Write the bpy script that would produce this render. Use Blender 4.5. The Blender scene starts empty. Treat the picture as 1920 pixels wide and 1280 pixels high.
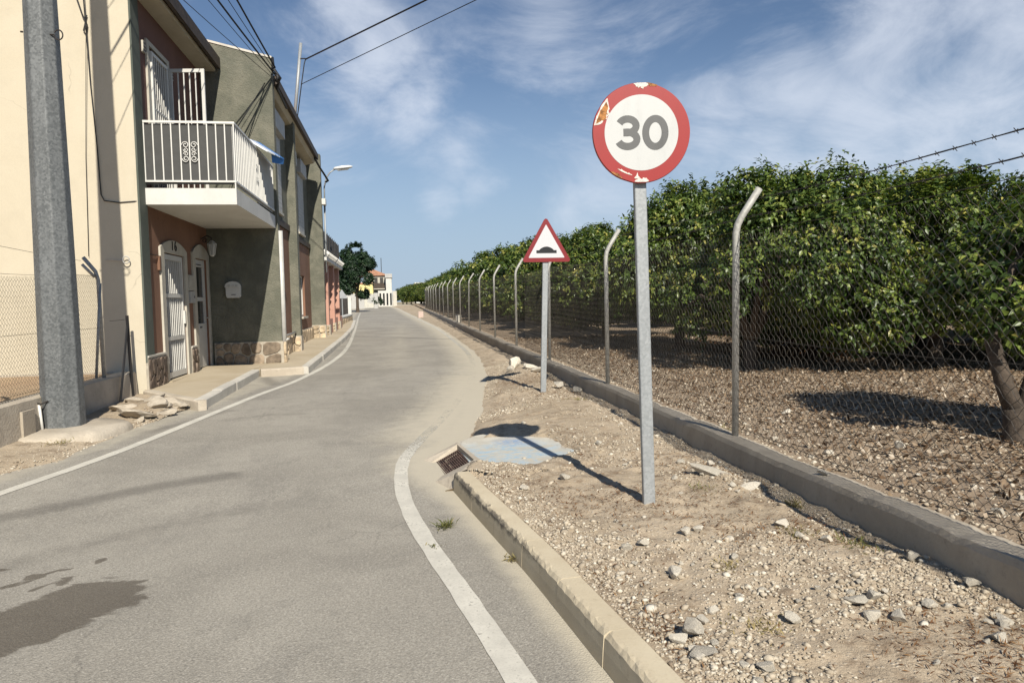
import bpy, bmesh, math, random
import numpy as np
from mathutils import Vector, Matrix

random.seed(7)
RNG = np.random.default_rng(11)
S = bpy.context.scene
COL = S.collection
R = math.radians

# ------------------------------------------------------------------ camera
cd = bpy.data.cameras.new("camera")
cam = bpy.data.objects.new("camera", cd)
COL.objects.link(cam)
cd.sensor_fit = 'HORIZONTAL'
cd.sensor_width = 36.0
cd.lens = 25.3125
cd.clip_start = 0.05
cd.clip_end = 6000.0
_yaw, _pitch, _roll = R(9.1331), R(3.3309), R(1.2)
_f = Vector((math.sin(_yaw) * math.cos(_pitch), math.cos(_yaw) * math.cos(_pitch), -math.sin(_pitch)))
_r0 = Vector((math.cos(_yaw), -math.sin(_yaw), 0))
_u0 = _r0.cross(_f)
_r = math.cos(_roll) * _r0 - math.sin(_roll) * _u0
_u = math.sin(_roll) * _r0 + math.cos(_roll) * _u0
cam.matrix_world = Matrix(((_r.x, _u.x, -_f.x, 0), (_r.y, _u.y, -_f.y, 0), (_r.z, _u.z, -_f.z, 1.5), (0, 0, 0, 1)))
S.camera = cam

# ------------------------------------------------------------------ light
SUN_EL = R(38.5)
SUN_H = Vector((0.152, -0.988, 0)).normalized()          # where the sun stands, seen from above
SUN_DIR = Vector((SUN_H.x * math.cos(SUN_EL), SUN_H.y * math.cos(SUN_EL), math.sin(SUN_EL)))
sl = bpy.data.lights.new("sun", 'SUN')
sl.energy = 5.0
sl.angle = R(0.53)
sl.color = (1.0, 0.94, 0.83)
sun = bpy.data.objects.new("sun", sl)
COL.objects.link(sun)
sun.rotation_euler = SUN_DIR.to_track_quat('Z', 'Y').to_euler()
sun.location = (0, 0, 30)

S.view_settings.view_transform = 'Standard'
S.view_settings.look = 'None'
S.view_settings.exposure = 0.32
S.view_settings.gamma = 1.0
S.view_settings.use_curve_mapping = False
S.render.engine = 'CYCLES'
S.cycles.max_bounces = 5
S.cycles.diffuse_bounces = 1
S.cycles.glossy_bounces = 2
S.cycles.transmission_bounces = 3
S.cycles.transparent_max_bounces = 16
S.cycles.use_denoising = True

world = bpy.data.worlds.new("World")
S.world = world
world.use_nodes = True
WN = world.node_tree
WN.nodes.clear()


class NT:
    """short hand for node trees"""
    def __init__(self, tree):
        self.t = tree

    def n(self, typ, **kw):
        nd = self.t.nodes.new(typ)
        for k, v in kw.items():
            if k == 'ins':
                for i, val in v.items():
                    if hasattr(val, 'is_output') or isinstance(val, bpy.types.NodeSocket):
                        self.t.links.new(val, nd.inputs[i])
                    else:
                        nd.inputs[i].default_value = val
            else:
                setattr(nd, k, v)
        return nd

    def math(self, op, a, b=None, c=None, clamp=False):
        nd = self.t.nodes.new('ShaderNodeMath')
        nd.operation = op
        nd.use_clamp = clamp
        for i, v in enumerate((a, b, c)):
            if v is None:
                continue
            if isinstance(v, bpy.types.NodeSocket):
                self.t.links.new(v, nd.inputs[i])
            else:
                nd.inputs[i].default_value = v
        return nd.outputs[0]

    def vmath(self, op, a, b=None, scale=None):
        nd = self.t.nodes.new('ShaderNodeVectorMath')
        nd.operation = op
        for i, v in enumerate((a, b)):
            if v is None:
                continue
            if isinstance(v, bpy.types.NodeSocket):
                self.t.links.new(v, nd.inputs[i])
            else:
                nd.inputs[i].default_value = v
        if scale is not None:
            if isinstance(scale, bpy.types.NodeSocket):
                self.t.links.new(scale, nd.inputs['Scale'])
            else:
                nd.inputs['Scale'].default_value = scale
        return nd

    def mix(self, fac, a, b, blend='MIX'):
        nd = self.t.nodes.new('ShaderNodeMix')
        nd.data_type = 'RGBA'
        nd.blend_type = blend
        for i, v in ((0, fac), (6, a), (7, b)):
            if isinstance(v, bpy.types.NodeSocket):
                self.t.links.new(v, nd.inputs[i])
            else:
                if i != 0 and len(v) == 3:
                    v = (*v, 1)
                nd.inputs[i].default_value = v
        return nd.outputs[2]

    def noise(self, vec, scale, detail=4, rough=0.55, dist=0.0):
        nd = self.t.nodes.new('ShaderNodeTexNoise')
        self.t.links.new(vec, nd.inputs['Vector'])
        nd.inputs['Scale'].default_value = scale
        nd.inputs['Detail'].default_value = detail
        nd.inputs['Roughness'].default_value = rough
        nd.inputs['Distortion'].default_value = dist
        return nd.outputs['Fac']

    def ramp(self, fac, lo, hi, a=0.0, b=1.0, smooth=True):
        nd = self.t.nodes.new('ShaderNodeMapRange')
        nd.interpolation_type = 'SMOOTHSTEP' if smooth else 'LINEAR'
        self.t.links.new(fac, nd.inputs[0])
        nd.inputs[1].default_value = lo
        nd.inputs[2].default_value = hi
        nd.inputs[3].default_value = a
        nd.inputs[4].default_value = b
        return nd.outputs[0]

    def scaled(self, vec, s):
        return self.vmath('MULTIPLY', vec, s).outputs[0]

    def bump(self, height, strength=0.4, dist=0.01):
        nd = self.t.nodes.new('ShaderNodeBump')
        nd.inputs['Strength'].default_value = strength
        nd.inputs['Distance'].default_value = dist
        self.t.links.new(height, nd.inputs['Height'])
        return nd.outputs[0]


W = NT(WN)
sky = W.n('ShaderNodeTexSky', sky_type='NISHITA')
sky.sun_disc = False
sky.sun_elevation = SUN_EL
sky.sun_rotation = math.atan2(SUN_H.x, SUN_H.y)
sky.altitude = 20
sky.air_density = 1.0
sky.dust_density = 0.12
sky.ozone_density = 2.2
tc = W.n('ShaderNodeTexCoord')
dirv = tc.outputs['Generated']
sep = W.n('ShaderNodeSeparateXYZ', ins={0: dirv})
mpc = W.n('ShaderNodeMapping')
mpc.inputs['Rotation'].default_value = (0, R(24), 0)
mpc.inputs['Scale'].default_value = (0.95, 1.0, 2.2)
WN.links.new(dirv, mpc.inputs[0])
n1 = W.noise(mpc.outputs[0], 3.2, 9, 0.64, 1.0)
n2 = W.noise(dirv, 1.6, 4, 0.5, 0.6)
n3 = W.noise(mpc.outputs[0], 11.0, 6, 0.62, 0.8)
bias = None
for d, rad, wt in (((-.055, .9335, .354), .10, .50), ((-.018, .951, .31), .09, .55), ((.0345, .966, .255), .08, .55),
                   ((.083, .977, .195), .075, .5), ((.118, .98, .16), .06, .35),
                   ((.203, .912, .357), .10, .4), ((.239, .919, .314), .09, .35), ((.288, .919, .268), .07, .2),
                   ((.4065, .8895, .2086), .12, .5), ((.4995, .8335, .236), .13, .60), ((.59, .762, .267), .16, .66),
                   ((.657, .70, .278), .17, .66), ((.556, .81, .1865), .16, .72), ((.641, .74, .2), .18, .75),
                   ((.48, .861, .17), .14, .62), ((.682, .71, .172), .15, .55), ((.06, .987, .147), .06, .35),
                   ((.2945, .945, .1416), .15, .4)):
    v = W.vmath('SUBTRACT', dirv, d).outputs[0]
    ln = W.vmath('LENGTH', v).outputs['Value']
    g = W.ramp(ln, rad, 0.0, 0.0, wt)
    bias = g if bias is None else W.math('MAXIMUM', bias, g)
cl = W.math('ADD', W.math('MULTIPLY', W.math('SUBTRACT', n1, 0.5), 1.5), W.math('MULTIPLY', bias, 0.95))
cl = W.math('ADD', cl, W.math('MULTIPLY', W.math('SUBTRACT', n2, 0.5), 0.7))
cl = W.math('ADD', cl, W.math('MULTIPLY', W.math('SUBTRACT', n3, 0.5), 0.3))
cmask = W.ramp(cl, 0.0, 0.85, 0.0, 0.70)
cmask = W.math('MULTIPLY', cmask, W.ramp(sep.outputs[2], 0.0, 0.12, 0.2, 1.0))
skyc = W.mix(1.0, sky.outputs[0], (0.97, 0.985, 1.03), 'MULTIPLY')
hz = W.ramp(W.math('ABSOLUTE', sep.outputs[2]), 0.0, 0.34, 0.88, 0.0)
skyc = W.mix(hz, skyc, (4.7, 6.2, 8.2))
col = W.mix(cmask, skyc, (9.6, 10.3, 11.6))
bg = W.n('ShaderNodeBackground', ins={0: col, 1: 0.066})
wo = W.n('ShaderNodeOutputWorld')
WN.links.new(bg.outputs[0], wo.inputs[0])


# ------------------------------------------------------------------ materials
def newmat(name):
    m = bpy.data.materials.new(name)
    m.use_nodes = True
    m.node_tree.nodes.clear()
    t = NT(m.node_tree)
    out = t.n('ShaderNodeOutputMaterial')
    b = t.n('ShaderNodeBsdfPrincipled')
    m.node_tree.links.new(b.outputs[0], out.inputs[0])
    co = t.n('ShaderNodeTexCoord').outputs['Object']
    return m, t, b, co, out


def setin(t, b, name, v):
    if isinstance(v, bpy.types.NodeSocket):
        t.t.links.new(v, b.inputs[name])
    else:
        if name == 'Base Color' and len(v) == 3:
            v = (*v, 1)
        b.inputs[name].default_value = v


def wallmat(name, c1, c2, rough=0.85, big=0.9, fine=70, bump=0.35, streak=0.25, stainc=None, bdist=0.006, spot=0.0):
    """painted render: patchy colour, rain streaks, fine grain relief"""
    m, t, b, co, _ = newmat(name)
    big_n = t.noise(co, big, 5, 0.6, 0.4)
    c = t.mix(t.ramp(big_n, 0.35, 0.68), c1, c2)
    st = t.noise(t.scaled(co, (5.0, 5.0, 0.35)), 1.0, 4, 0.6)
    sc = stainc or tuple(x * 0.55 for x in c1)
    c = t.mix(t.math('MULTIPLY', t.ramp(st, 0.52, 0.78), streak), c, sc)
    vd = t.vmath('ADD', co, t.vmath('SCALE', t.n('ShaderNodeTexNoise', ins={'Vector': co, 'Scale': 3.0, 'Detail': 4.0}).outputs['Color'], None, 0.3).outputs[0]).outputs[0]
    ck = t.n('ShaderNodeTexVoronoi', feature='DISTANCE_TO_EDGE', ins={'Vector': vd, 'Scale': 0.8}).outputs['Distance']
    cm = t.math('MULTIPLY', t.ramp(ck, 0.006, 0.001), t.ramp(t.noise(co, 0.9, 3, 0.5), 0.52, 0.62))
    c = t.mix(t.math('MULTIPLY', cm, 0.4), c, tuple(x * 0.4 for x in c1))
    md = t.noise(co, big * 6, 5, 0.65)
    c = t.mix(t.math('MULTIPLY', t.ramp(md, 0.45, 0.72), 0.16), c, tuple(x * 0.7 for x in c1))
    fn = t.noise(co, fine, 3, 0.65)
    c = t.mix(t.math('MULTIPLY', t.ramp(fn, 0.3, 0.75), 0.22), c, tuple(x * 0.6 for x in c2))
    if spot:
        sp = t.noise(co, 14, 4, 0.7)
        c = t.mix(t.math('MULTIPLY', t.ramp(sp, 0.6, 0.72), spot), c, tuple(x * 0.4 for x in c2))
    setin(t, b, 'Base Color', c)
    b.inputs['Roughness'].default_value = rough
    h = t.math('ADD', fn, t.math('MULTIPLY', t.noise(co, fine * 0.25, 3, 0.6), 0.8))
    setin(t, b, 'Normal', t.bump(h, bump, bdist))
    return m


def plainmat(name, c, rough=0.5, metal=0.0, var=0.18, scale=8.0, bump=0.0, bscale=60, rnd=0.0):
    m, t, b, co, _ = newmat(name)
    c0 = t.mix(t.ramp(t.noise(co, scale, 5, 0.6), 0.3, 0.72), tuple(x * (1 - var) for x in c), tuple(min(1, x * (1 + var)) for x in c))
    if rnd:
        oi = t.n('ShaderNodeObjectInfo')
        f = t.math('MULTIPLY', t.math('SUBTRACT', oi.outputs['Random'], 0.5), rnd)
        hs = t.n('ShaderNodeHueSaturation')
        hs.inputs['Hue'].default_value = 0.5
        t.t.links.new(t.math('ADD', f, 1.0), hs.inputs['Value'])
        t.t.links.new(c0, hs.inputs['Color'])
        c0 = hs.outputs[0]
    setin(t, b, 'Base Color', c0)
    b.inputs['Roughness'].default_value = rough
    b.inputs['Metallic'].default_value = metal
    if bump:
        setin(t, b, 'Normal', t.bump(t.noise(co, bscale, 4, 0.65), bump, 0.01))
    return m


def galvmat(name, base=(0.40, 0.42, 0.43), dark=(0.22, 0.235, 0.245), scale=26, rough=0.5, metal=0.35):
    m, t, b, co, _ = newmat(name)
    vo = t.n('ShaderNodeTexVoronoi', feature='F1', ins={'Vector': co, 'Scale': scale})
    n = t.noise(t.scaled(co, (3, 3, 0.8)), 2.0, 5, 0.62)
    f = t.math('ADD', t.math('MULTIPLY', vo.outputs['Color'], 0.5), t.math('MULTIPLY', n, 0.7))
    c = t.mix(t.ramp(f, 0.25, 0.95), dark, base)
    ru = t.noise(t.scaled(co, (10, 10, 1.2)), 1.5, 5, 0.7)
    c = t.mix(t.math('MULTIPLY', t.ramp(ru, 0.66, 0.8), 0.35), c, (0.28, 0.22, 0.16))
    setin(t, b, 'Base Color', c)
    b.inputs['Metallic'].default_value = metal
    b.inputs['Roughness'].default_value = rough
    setin(t, b, 'Normal', t.bump(t.noise(co, 45, 3, 0.6), 0.12, 0.004))
    return m


def asphaltmat():
    m, t, b, co, _ = newmat("asphalt")
    at = t.n('ShaderNodeAttribute', attribute_name='stain').outputs
    sp = t.n('ShaderNodeSeparateXYZ', ins={0: t.n('ShaderNodeAttribute', attribute_name='stain').outputs['Vector']}).outputs
    dust, wet, dark = sp[0], sp[1], sp[2]
    big = t.noise(co, 0.55, 5, 0.6, 0.5)
    mid = t.noise(co, 3.2, 5, 0.65)
    fine = t.noise(co, 95, 3, 0.75)
    vo = t.n('ShaderNodeTexVoronoi', feature='F1', ins={'Vector': co, 'Scale': 120.0}).outputs
    c = t.mix(t.ramp(big, 0.32, 0.68), (0.32, 0.292, 0.243), (0.42, 0.385, 0.322))
    c = t.mix(t.math('MULTIPLY', t.ramp(mid, 0.4, 0.75), 0.35), c, (0.24, 0.22, 0.186))
    c = t.mix(t.math('MULTIPLY', t.ramp(t.noise(t.scaled(co, (1.6, 0.22, 1)), 1.3, 4, 0.6), 0.5, 0.75), 0.3), c, (0.205, 0.19, 0.168))
    agg = t.math('ADD', t.math('MULTIPLY', t.ramp(fine, 0.3, 0.7), 0.6), t.math('MULTIPLY', vo['Color'], 0.5))
    c = t.mix(t.ramp(agg, 0.15, 0.95, 0.42, 0.0), c, (0.085, 0.079, 0.069))
    c = t.mix(t.ramp(agg, 0.72, 1.02, 0.0, 0.45), c, (0.48, 0.455, 0.40))
    vd = t.vmath('ADD', co, t.vmath('SCALE', t.n('ShaderNodeTexNoise', ins={'Vector': co, 'Scale': 2.5, 'Detail': 4.0}).outputs['Color'], None, 0.35).outputs[0]).outputs[0]
    ck = t.n('ShaderNodeTexVoronoi', feature='DISTANCE_TO_EDGE', ins={'Vector': vd, 'Scale': 0.62}).outputs['Distance']
    cm = t.math('MULTIPLY', t.ramp(ck, 0.007, 0.0015), t.ramp(t.noise(co, 0.8, 3, 0.5), 0.5, 0.6))
    c = t.mix(t.math('MULTIPLY', cm, 0.28), c, (0.07, 0.064, 0.055))
    pt_ = t.ramp(t.noise(co, 1.7, 3, 0.5, 1.2), 0.60, 0.63)
    c = t.mix(t.math('MULTIPLY', pt_, 0.16), c, (0.16, 0.15, 0.13))
    g2 = t.noise(co, 62, 2, 0.8)
    c = t.mix(t.ramp(g2, 0.30, 0.50, 0.42, 0.0), c, (0.12, 0.11, 0.094))
    c = t.mix(t.ramp(g2, 0.56, 0.72, 0.0, 0.42), c, (0.58, 0.545, 0.475))
    nz = t.noise(co, 5.0, 6, 0.65)
    nn = t.math('MULTIPLY', t.math('SUBTRACT', nz, 0.5), 0.9)
    dm = t.ramp(t.math('ADD', dust, t.math('MULTIPLY', nn, 0.7)), 0.25, 0.9)
    c = t.mix(t.math('MULTIPLY', dm, 0.85), c, (0.52, 0.465, 0.36))
    n3 = t.math('MULTIPLY', t.math('SUBTRACT', t.noise(co, 9.0, 5, 0.6), 0.5), 0.5)
    dk = t.ramp(t.math('ADD', dark, n3), 0.3, 0.85)
    c = t.mix(t.math('MULTIPLY', dk, 0.5), c, (0.10, 0.09, 0.076))
    wn = t.math('ADD', t.math('MULTIPLY', t.math('SUBTRACT', t.noise(t.scaled(co, (1.0, 2.2, 1)), 3.4, 6, 0.62, 0.8), 0.5), 0.75), t.math('MULTIPLY', nn, 0.25))
    wm = t.ramp(t.math('ADD', wet, t.math('MULTIPLY', wn, t.ramp(wet, 0.0, 0.3))), 0.40, 0.50)
    c = t.mix(t.math('MULTIPLY', wm, 0.72), c, (0.075, 0.060, 0.043))
    setin(t, b, 'Base Color', c)
    setin(t, b, 'Roughness', t.ramp(wm, 0, 1, 0.92, 0.62))
    h = t.math('ADD', t.math('MULTIPLY', fine, 0.6), t.math('MULTIPLY', vo['Distance'], 0.8))
    setin(t, b, 'Normal', t.bump(h, 0.55, 0.006))
    return m


def paintmat(name, c=(0.72, 0.69, 0.60), wear=0.5):
    m, t, b, co, out = newmat(name)
    w = t.n('ShaderNodeAttribute', attribute_name='wear').outputs['Fac']
    n = t.noise(co, 38, 5, 0.75)
    n2 = t.noise(co, 4, 4, 0.6)
    cc = t.mix(t.ramp(n2, 0.3, 0.7), c, tuple(x * 0.8 for x in c))
    cc = t.mix(t.math('MULTIPLY', t.ramp(t.noise(co, 110, 2, 0.6), 0.45, 0.75), 0.3), cc, (0.33, 0.31, 0.27))
    setin(t, b, 'Base Color', cc)
    b.inputs['Roughness'].default_value = 0.8
    tr = t.n('ShaderNodeBsdfTransparent')
    f = t.math('ADD', t.math('MULTIPLY', n, 0.75), t.math('MULTIPLY', n2, 0.35))
    f = t.math('SUBTRACT', f, t.math('MULTIPLY', w, 0.5))
    f = t.ramp(f, 0.30, 0.46)
    mx = t.n('ShaderNodeMixShader', ins={0: f, 1: tr.outputs[0], 2: b.outputs[0]})
    t.t.links.new(mx.outputs[0], out.inputs[0])
    return m


def dirtmat(name, pal, scale=1.0, bump=0.6, leafy=0.0):
    m, t, b, co, _ = newmat(name)
    a = t.noise(co, 0.9 * scale, 6, 0.62, 0.3)
    bb = t.noise(co, 5.5 * scale, 6, 0.7)
    f = t.noise(co, 60 * scale, 4, 0.75)
    g = t.n('ShaderNodeTexVoronoi', feature='F1', ins={'Vector': co, 'Scale': 48.0 * scale}).outputs
    c = t.mix(t.ramp(a, 0.32, 0.7), pal[0], pal[1])
    c = t.mix(t.math('MULTIPLY', t.ramp(bb, 0.48, 0.66), 0.8), c, pal[2])
    c = t.mix(t.math('MULTIPLY', t.ramp(f, 0.5, 0.72), 0.5), c, pal[3])
    gr = t.math('MULTIPLY', t.ramp(g['Distance'], 0.42, 0.15), t.ramp(g['Color'], 0.55, 0.75))
    c = t.mix(t.math('MULTIPLY', gr, 0.55), c, pal[4])
    c = t.mix(t.math('MULTIPLY', t.ramp(t.noise(co, 130 * scale, 2, 0.6), 0.54, 0.7), 0.45), c, tuple(x * 0.4 for x in pal[2]))
    setin(t, b, 'Base Color', c)
    b.inputs['Roughness'].default_value = 0.95
    h = t.math('ADD', t.math('MULTIPLY', f, 0.9), t.math('MULTIPLY', gr, 0.5))
    h = t.math('ADD', h, t.math('MULTIPLY', bb, 1.5))
    setin(t, b, 'Normal', t.bump(h, bump, 0.02))
    return m


def rndmat(name, stops, rough=0.7, trans=0.0, spec=0.5, bump=0.0):
    """colour picked per piece by the mesh attribute 'rnd'"""
    m, t, b, co, out = newmat(name)
    a = t.n('ShaderNodeAttribute', attribute_name='rnd').outputs['Fac']
    cr = t.n('ShaderNodeValToRGB')
    el = cr.color_ramp.elements
    while len(el) < len(stops):
        el.new(0.5)
    for e, (p, c) in zip(el, stops):
        e.position = p
        e.color = (*c, 1)
    t.t.links.new(a, cr.inputs[0])
    c = cr.outputs[0]
    c = t.mix(t.math('MULTIPLY', t.ramp(t.noise(co, 40, 3, 0.6), 0.4, 0.7), 0.25), c, tuple(x * 0.7 for x in stops[0][1]))
    setin(t, b, 'Base Color', c)
    b.inputs['Roughness'].default_value = rough
    b.inputs['Specular IOR Level'].default_value = spec
    if bump:
        setin(t, b, 'Normal', t.bump(t.noise(co, 90, 3, 0.6), bump, 0.01))
    if trans:
        tl = t.n('ShaderNodeBsdfTranslucent')
        hs = t.n('ShaderNodeHueSaturation')
        hs.inputs['Saturation'].default_value = 1.15
        hs.inputs['Value'].default_value = 1.5
        t.t.links.new(c, hs.inputs['Color'])
        t.t.links.new(hs.outputs[0], tl.inputs[0])
        mx = t.n('ShaderNodeMixShader', ins={0: trans, 1: b.outputs[0], 2: tl.outputs[0]})
        t.t.links.new(mx.outputs[0], out.inputs[0])
    return m


M = {}
M['asphalt'] = asphaltmat()
M['paint'] = paintmat("road_paint", (0.64, 0.605, 0.52))
M['dirt'] = dirtmat("verge_dirt", ((0.385, 0.305, 0.21), (0.495, 0.40, 0.285), (0.22, 0.155, 0.098), (0.56, 0.475, 0.355), (0.63, 0.575, 0.48)))
M['orchard_soil'] = dirtmat("orchard_soil", ((0.29, 0.215, 0.145), (0.36, 0.275, 0.19), (0.16, 0.108, 0.067), (0.42, 0.34, 0.245), (0.55, 0.49, 0.40)))
M['field'] = dirtmat("field_soil", ((0.33, 0.27, 0.17), (0.40, 0.33, 0.21), (0.22, 0.19, 0.1), (0.40, 0.34, 0.24), (0.5, 0.45, 0.36)), 0.2)
M['yard'] = dirtmat("yard_soil", ((0.40, 0.27, 0.16), (0.46, 0.33, 0.20), (0.30, 0.2, 0.12), (0.48, 0.36, 0.24), (0.5, 0.42, 0.32)))
M['kerb'] = wallmat("cream_kerb", (0.52, 0.44, 0.30), (0.6, 0.52, 0.36), 0.9, 2.2, 90, 0.3, 0.0, None, 0.004, 0.25)
M['greykerb'] = wallmat("grey_kerb", (0.50, 0.47, 0.41), (0.62, 0.58, 0.50), 0.9, 2.5, 80, 0.3, 0.2, None, 0.004, 0.4)
M['pavement'] = wallmat("pavement_concrete", (0.43, 0.35, 0.235), (0.50, 0.42, 0.30), 0.9, 0.8, 80, 0.25, 0.1, None, 0.004, 0.15)
M['wallconc'] = wallmat("wall_concrete", (0.37, 0.315, 0.24), (0.46, 0.40, 0.315), 0.92, 1.1, 45, 0.5, 0.35, (0.15, 0.125, 0.10), 0.008, 0.4)
M['oldconc'] = wallmat("old_concrete", (0.42, 0.36, 0.28), (0.55, 0.48, 0.38), 0.93, 2.0, 40, 0.6, 0.2, None, 0.01, 0.5)
M['cream'] = wallmat("cream_render", (0.525, 0.462, 0.345), (0.565, 0.503, 0.385), 0.85, 0.5, 90, 0.3, 0.16, (0.45, 0.375, 0.26), 0.004)
M['terracotta'] = wallmat("terracotta_render", (0.195, 0.10, 0.060), (0.235, 0.124, 0.077), 0.85, 1.2, 80, 0.3, 0.2, (0.30, 0.14, 0.1), 0.004)
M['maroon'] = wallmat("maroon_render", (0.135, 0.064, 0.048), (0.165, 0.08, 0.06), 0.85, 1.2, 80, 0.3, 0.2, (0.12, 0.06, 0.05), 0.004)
M['green'] = wallmat("green_render", (0.120, 0.122, 0.092), (0.185, 0.178, 0.136), 0.92, 2.4, 34, 0.95, 0.45, (0.085, 0.085, 0.066), 0.016, 0.45)
M['darkgreen'] = wallmat("dark_green_paint", (0.075, 0.09, 0.072), (0.105, 0.115, 0.095), 0.85, 2.0, 60, 0.3, 0.3)
M['pink'] = wallmat("pink_render", (0.50, 0.27, 0.20), (0.55, 0.32, 0.245), 0.85, 1.2, 60, 0.3, 0.15)
M['palepink'] = wallmat("pale_pink_cement", (0.50, 0.38, 0.32), (0.55, 0.43, 0.37), 0.9, 2, 60, 0.3, 0.2)
M['white'] = plainmat("white_paint", (0.62, 0.605, 0.56), 0.45, 0, 0.06, 5)
M['whitewall'] = wallmat("white_render", (0.58, 0.565, 0.52), (0.64, 0.625, 0.58), 0.8, 1.5, 80, 0.2, 0.2)
M['surround'] = plainmat("door_surround", (0.47, 0.435, 0.36), 0.7, 0, 0.1, 6, 0.2)
M['grey'] = plainmat("grey_sheet", (0.062, 0.062, 0.059), 0.8, 0, 0.1, 6, 0.15, 200)
M['lightgrey'] = plainmat("light_grey", (0.42, 0.41, 0.385), 0.6, 0, 0.1, 5)
M['alu'] = plainmat("drain_pipe", (0.50, 0.49, 0.46), 0.5, 0.1, 0.1, 5)
M['brownwood'] = plainmat("dark_brown_board", (0.055, 0.038, 0.026), 0.7, 0, 0.3, 8)
M['soffit'] = wallmat("soffit_plaster", (0.46, 0.40, 0.29), (0.52, 0.46, 0.35), 0.9, 1.5, 60, 0.2, 0.2)
M['tile'] = plainmat("clay_roof", (0.40, 0.21, 0.13), 0.85, 0, 0.3, 6, 0.4, 20)
M['glass'] = plainmat("dark_glass", (0.02, 0.022, 0.024), 0.08, 0, 0.2, 2)
M['curtain'] = plainmat("dim_interior", (0.05, 0.045, 0.04), 0.7, 0, 0.3, 3)
M['black'] = plainmat("black_paint", (0.012, 0.011, 0.011), 0.55, 0, 0.2, 8)
M['iron'] = plainmat("wrought_iron", (0.03, 0.025, 0.022), 0.6, 0.2, 0.3, 10)
M['cable'] = plainmat("black_cable", (0.012, 0.012, 0.013), 0.6)
M['galv'] = galvmat("galvanised_pole", (0.185, 0.193, 0.193), (0.085, 0.091, 0.092), 48, 0.6, 0.15)
M['galvpost'] = galvmat("galvanised_post", (0.37, 0.385, 0.39), (0.26, 0.275, 0.28), 70, 0.5, 0.25)
M['fencepost'] = galvmat("fence_post_steel", (0.46, 0.45, 0.415), (0.30, 0.29, 0.26), 50, 0.6, 0.2)
M['wire'] = plainmat("fence_wire", (0.085, 0.074, 0.06), 0.6, 0.2, 0.25, 3)
M['lwire'] = plainmat("pale_fence_wire", (0.13, 0.115, 0.09), 0.6, 0.3, 0.25, 3)
M['barb'] = plainmat("barbed_wire_steel", (0.055, 0.05, 0.045), 0.7, 0.3)
M['stone_dark'] = plainmat("plinth_stone_dark", (0.135, 0.10, 0.075), 0.8, 0, 0.45, 9, 0.5, 40, 0.7)
M['stone_pale'] = plainmat("plinth_stone_pale", (0.46, 0.36, 0.24), 0.85, 0, 0.3, 9, 0.5, 40, 0.5)
M['stone_mid'] = plainmat("plinth_stone", (0.27, 0.21, 0.15), 0.85, 0, 0.35, 9, 0.5, 40, 0.8)
M['mortar'] = plainmat("plinth_mortar", (0.40, 0.355, 0.285), 0.95, 0, 0.15, 12, 0.4, 80)
M['rock'] = plainmat("limestone", (0.58, 0.525, 0.43), 0.92, 0, 0.2, 14, 0.7, 60, 0.4)
M['greyrock'] = plainmat("grey_rubble", (0.46, 0.415, 0.34), 0.92, 0, 0.25, 14, 0.7, 60, 0.3)
M['blueawn'] = plainmat("blue_canvas", (0.035, 0.16, 0.42), 0.8, 0, 0.1, 6)
M['whiteawn'] = plainmat("white_canvas", (0.72, 0.74, 0.76), 0.8, 0, 0.06, 6)
M['rustgrate'] = plainmat("rusty_grate", (0.095, 0.058, 0.045), 0.8, 0.1, 0.35, 14, 0.4, 60)
M['lamp'] = plainmat("lamp_housing", (0.68, 0.69, 0.68), 0.4, 0, 0.08, 6)
M['lens'] = plainmat("lamp_lens", (0.45, 0.46, 0.45), 0.2, 0, 0.1, 6)
M['bark'] = plainmat("bark", (0.075, 0.057, 0.042), 0.95, 0, 0.35, 16, 0.8, 35)
M['leaf'] = rndmat("orange_leaf", ((0.0, (0.022, 0.042, 0.009)), (0.38, (0.052, 0.088, 0.017)), (0.64, (0.125, 0.178, 0.035)), (0.88, (0.25, 0.29, 0.062)), (1.0, (0.38, 0.35, 0.09))), 0.40, 0.20, 0.42)
M['pineleaf'] = rndmat("dark_leaf", ((0.0, (0.008, 0.022, 0.010)), (0.5, (0.018, 0.044, 0.018)), (1.0, (0.045, 0.085, 0.03))), 0.5, 0.2)
M['dryleaf'] = rndmat("dry_leaf", ((0.0, (0.075, 0.045, 0.026)), (0.4, (0.17, 0.108, 0.062)), (0.72, (0.35, 0.262, 0.175)), (1.0, (0.60, 0.52, 0.41))), 0.8, 0.12, 0.25)
M['deadleaf'] = rndmat("dead_brush", ((0.0, (0.06, 0.028, 0.014)), (0.6, (0.17, 0.08, 0.035)), (1.0, (0.34, 0.2, 0.09))), 0.8, 0.2, 0.25)
M['gravel'] = rndmat("gravel_stone", ((0.0, (0.25, 0.195, 0.14)), (0.4, (0.42, 0.355, 0.265)), (0.75, (0.52, 0.45, 0.345)), (1.0, (0.64, 0.59, 0.49))), 0.92, 0, 0.3, 0.4)
M['grass'] = rndmat("dry_weed", ((0.0, (0.10, 0.12, 0.03)), (0.5, (0.20, 0.19, 0.07)), (1.0, (0.36, 0.29, 0.14))), 0.8, 0.3, 0.3)


def signmat(name, c, dirt=0.15):
    m, t, b, co, _ = newmat(name)
    n = t.noise(t.scaled(co, (9, 9, 2.5)), 2.0, 5, 0.65)
    cc = t.mix(t.math('MULTIPLY', t.ramp(n, 0.45, 0.75), dirt), c, tuple(x * 0.6 for x in c))
    n2 = t.noise(co, 55, 4, 0.7)
    cc = t.mix(t.math('MULTIPLY', t.ramp(n2, 0.6, 0.72), dirt), cc, tuple(min(1, x * 1.2 + 0.02) for x in c))
    setin(t, b, 'Base Color', cc)
    b.inputs['Roughness'].default_value = 0.42
    return m


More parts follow.
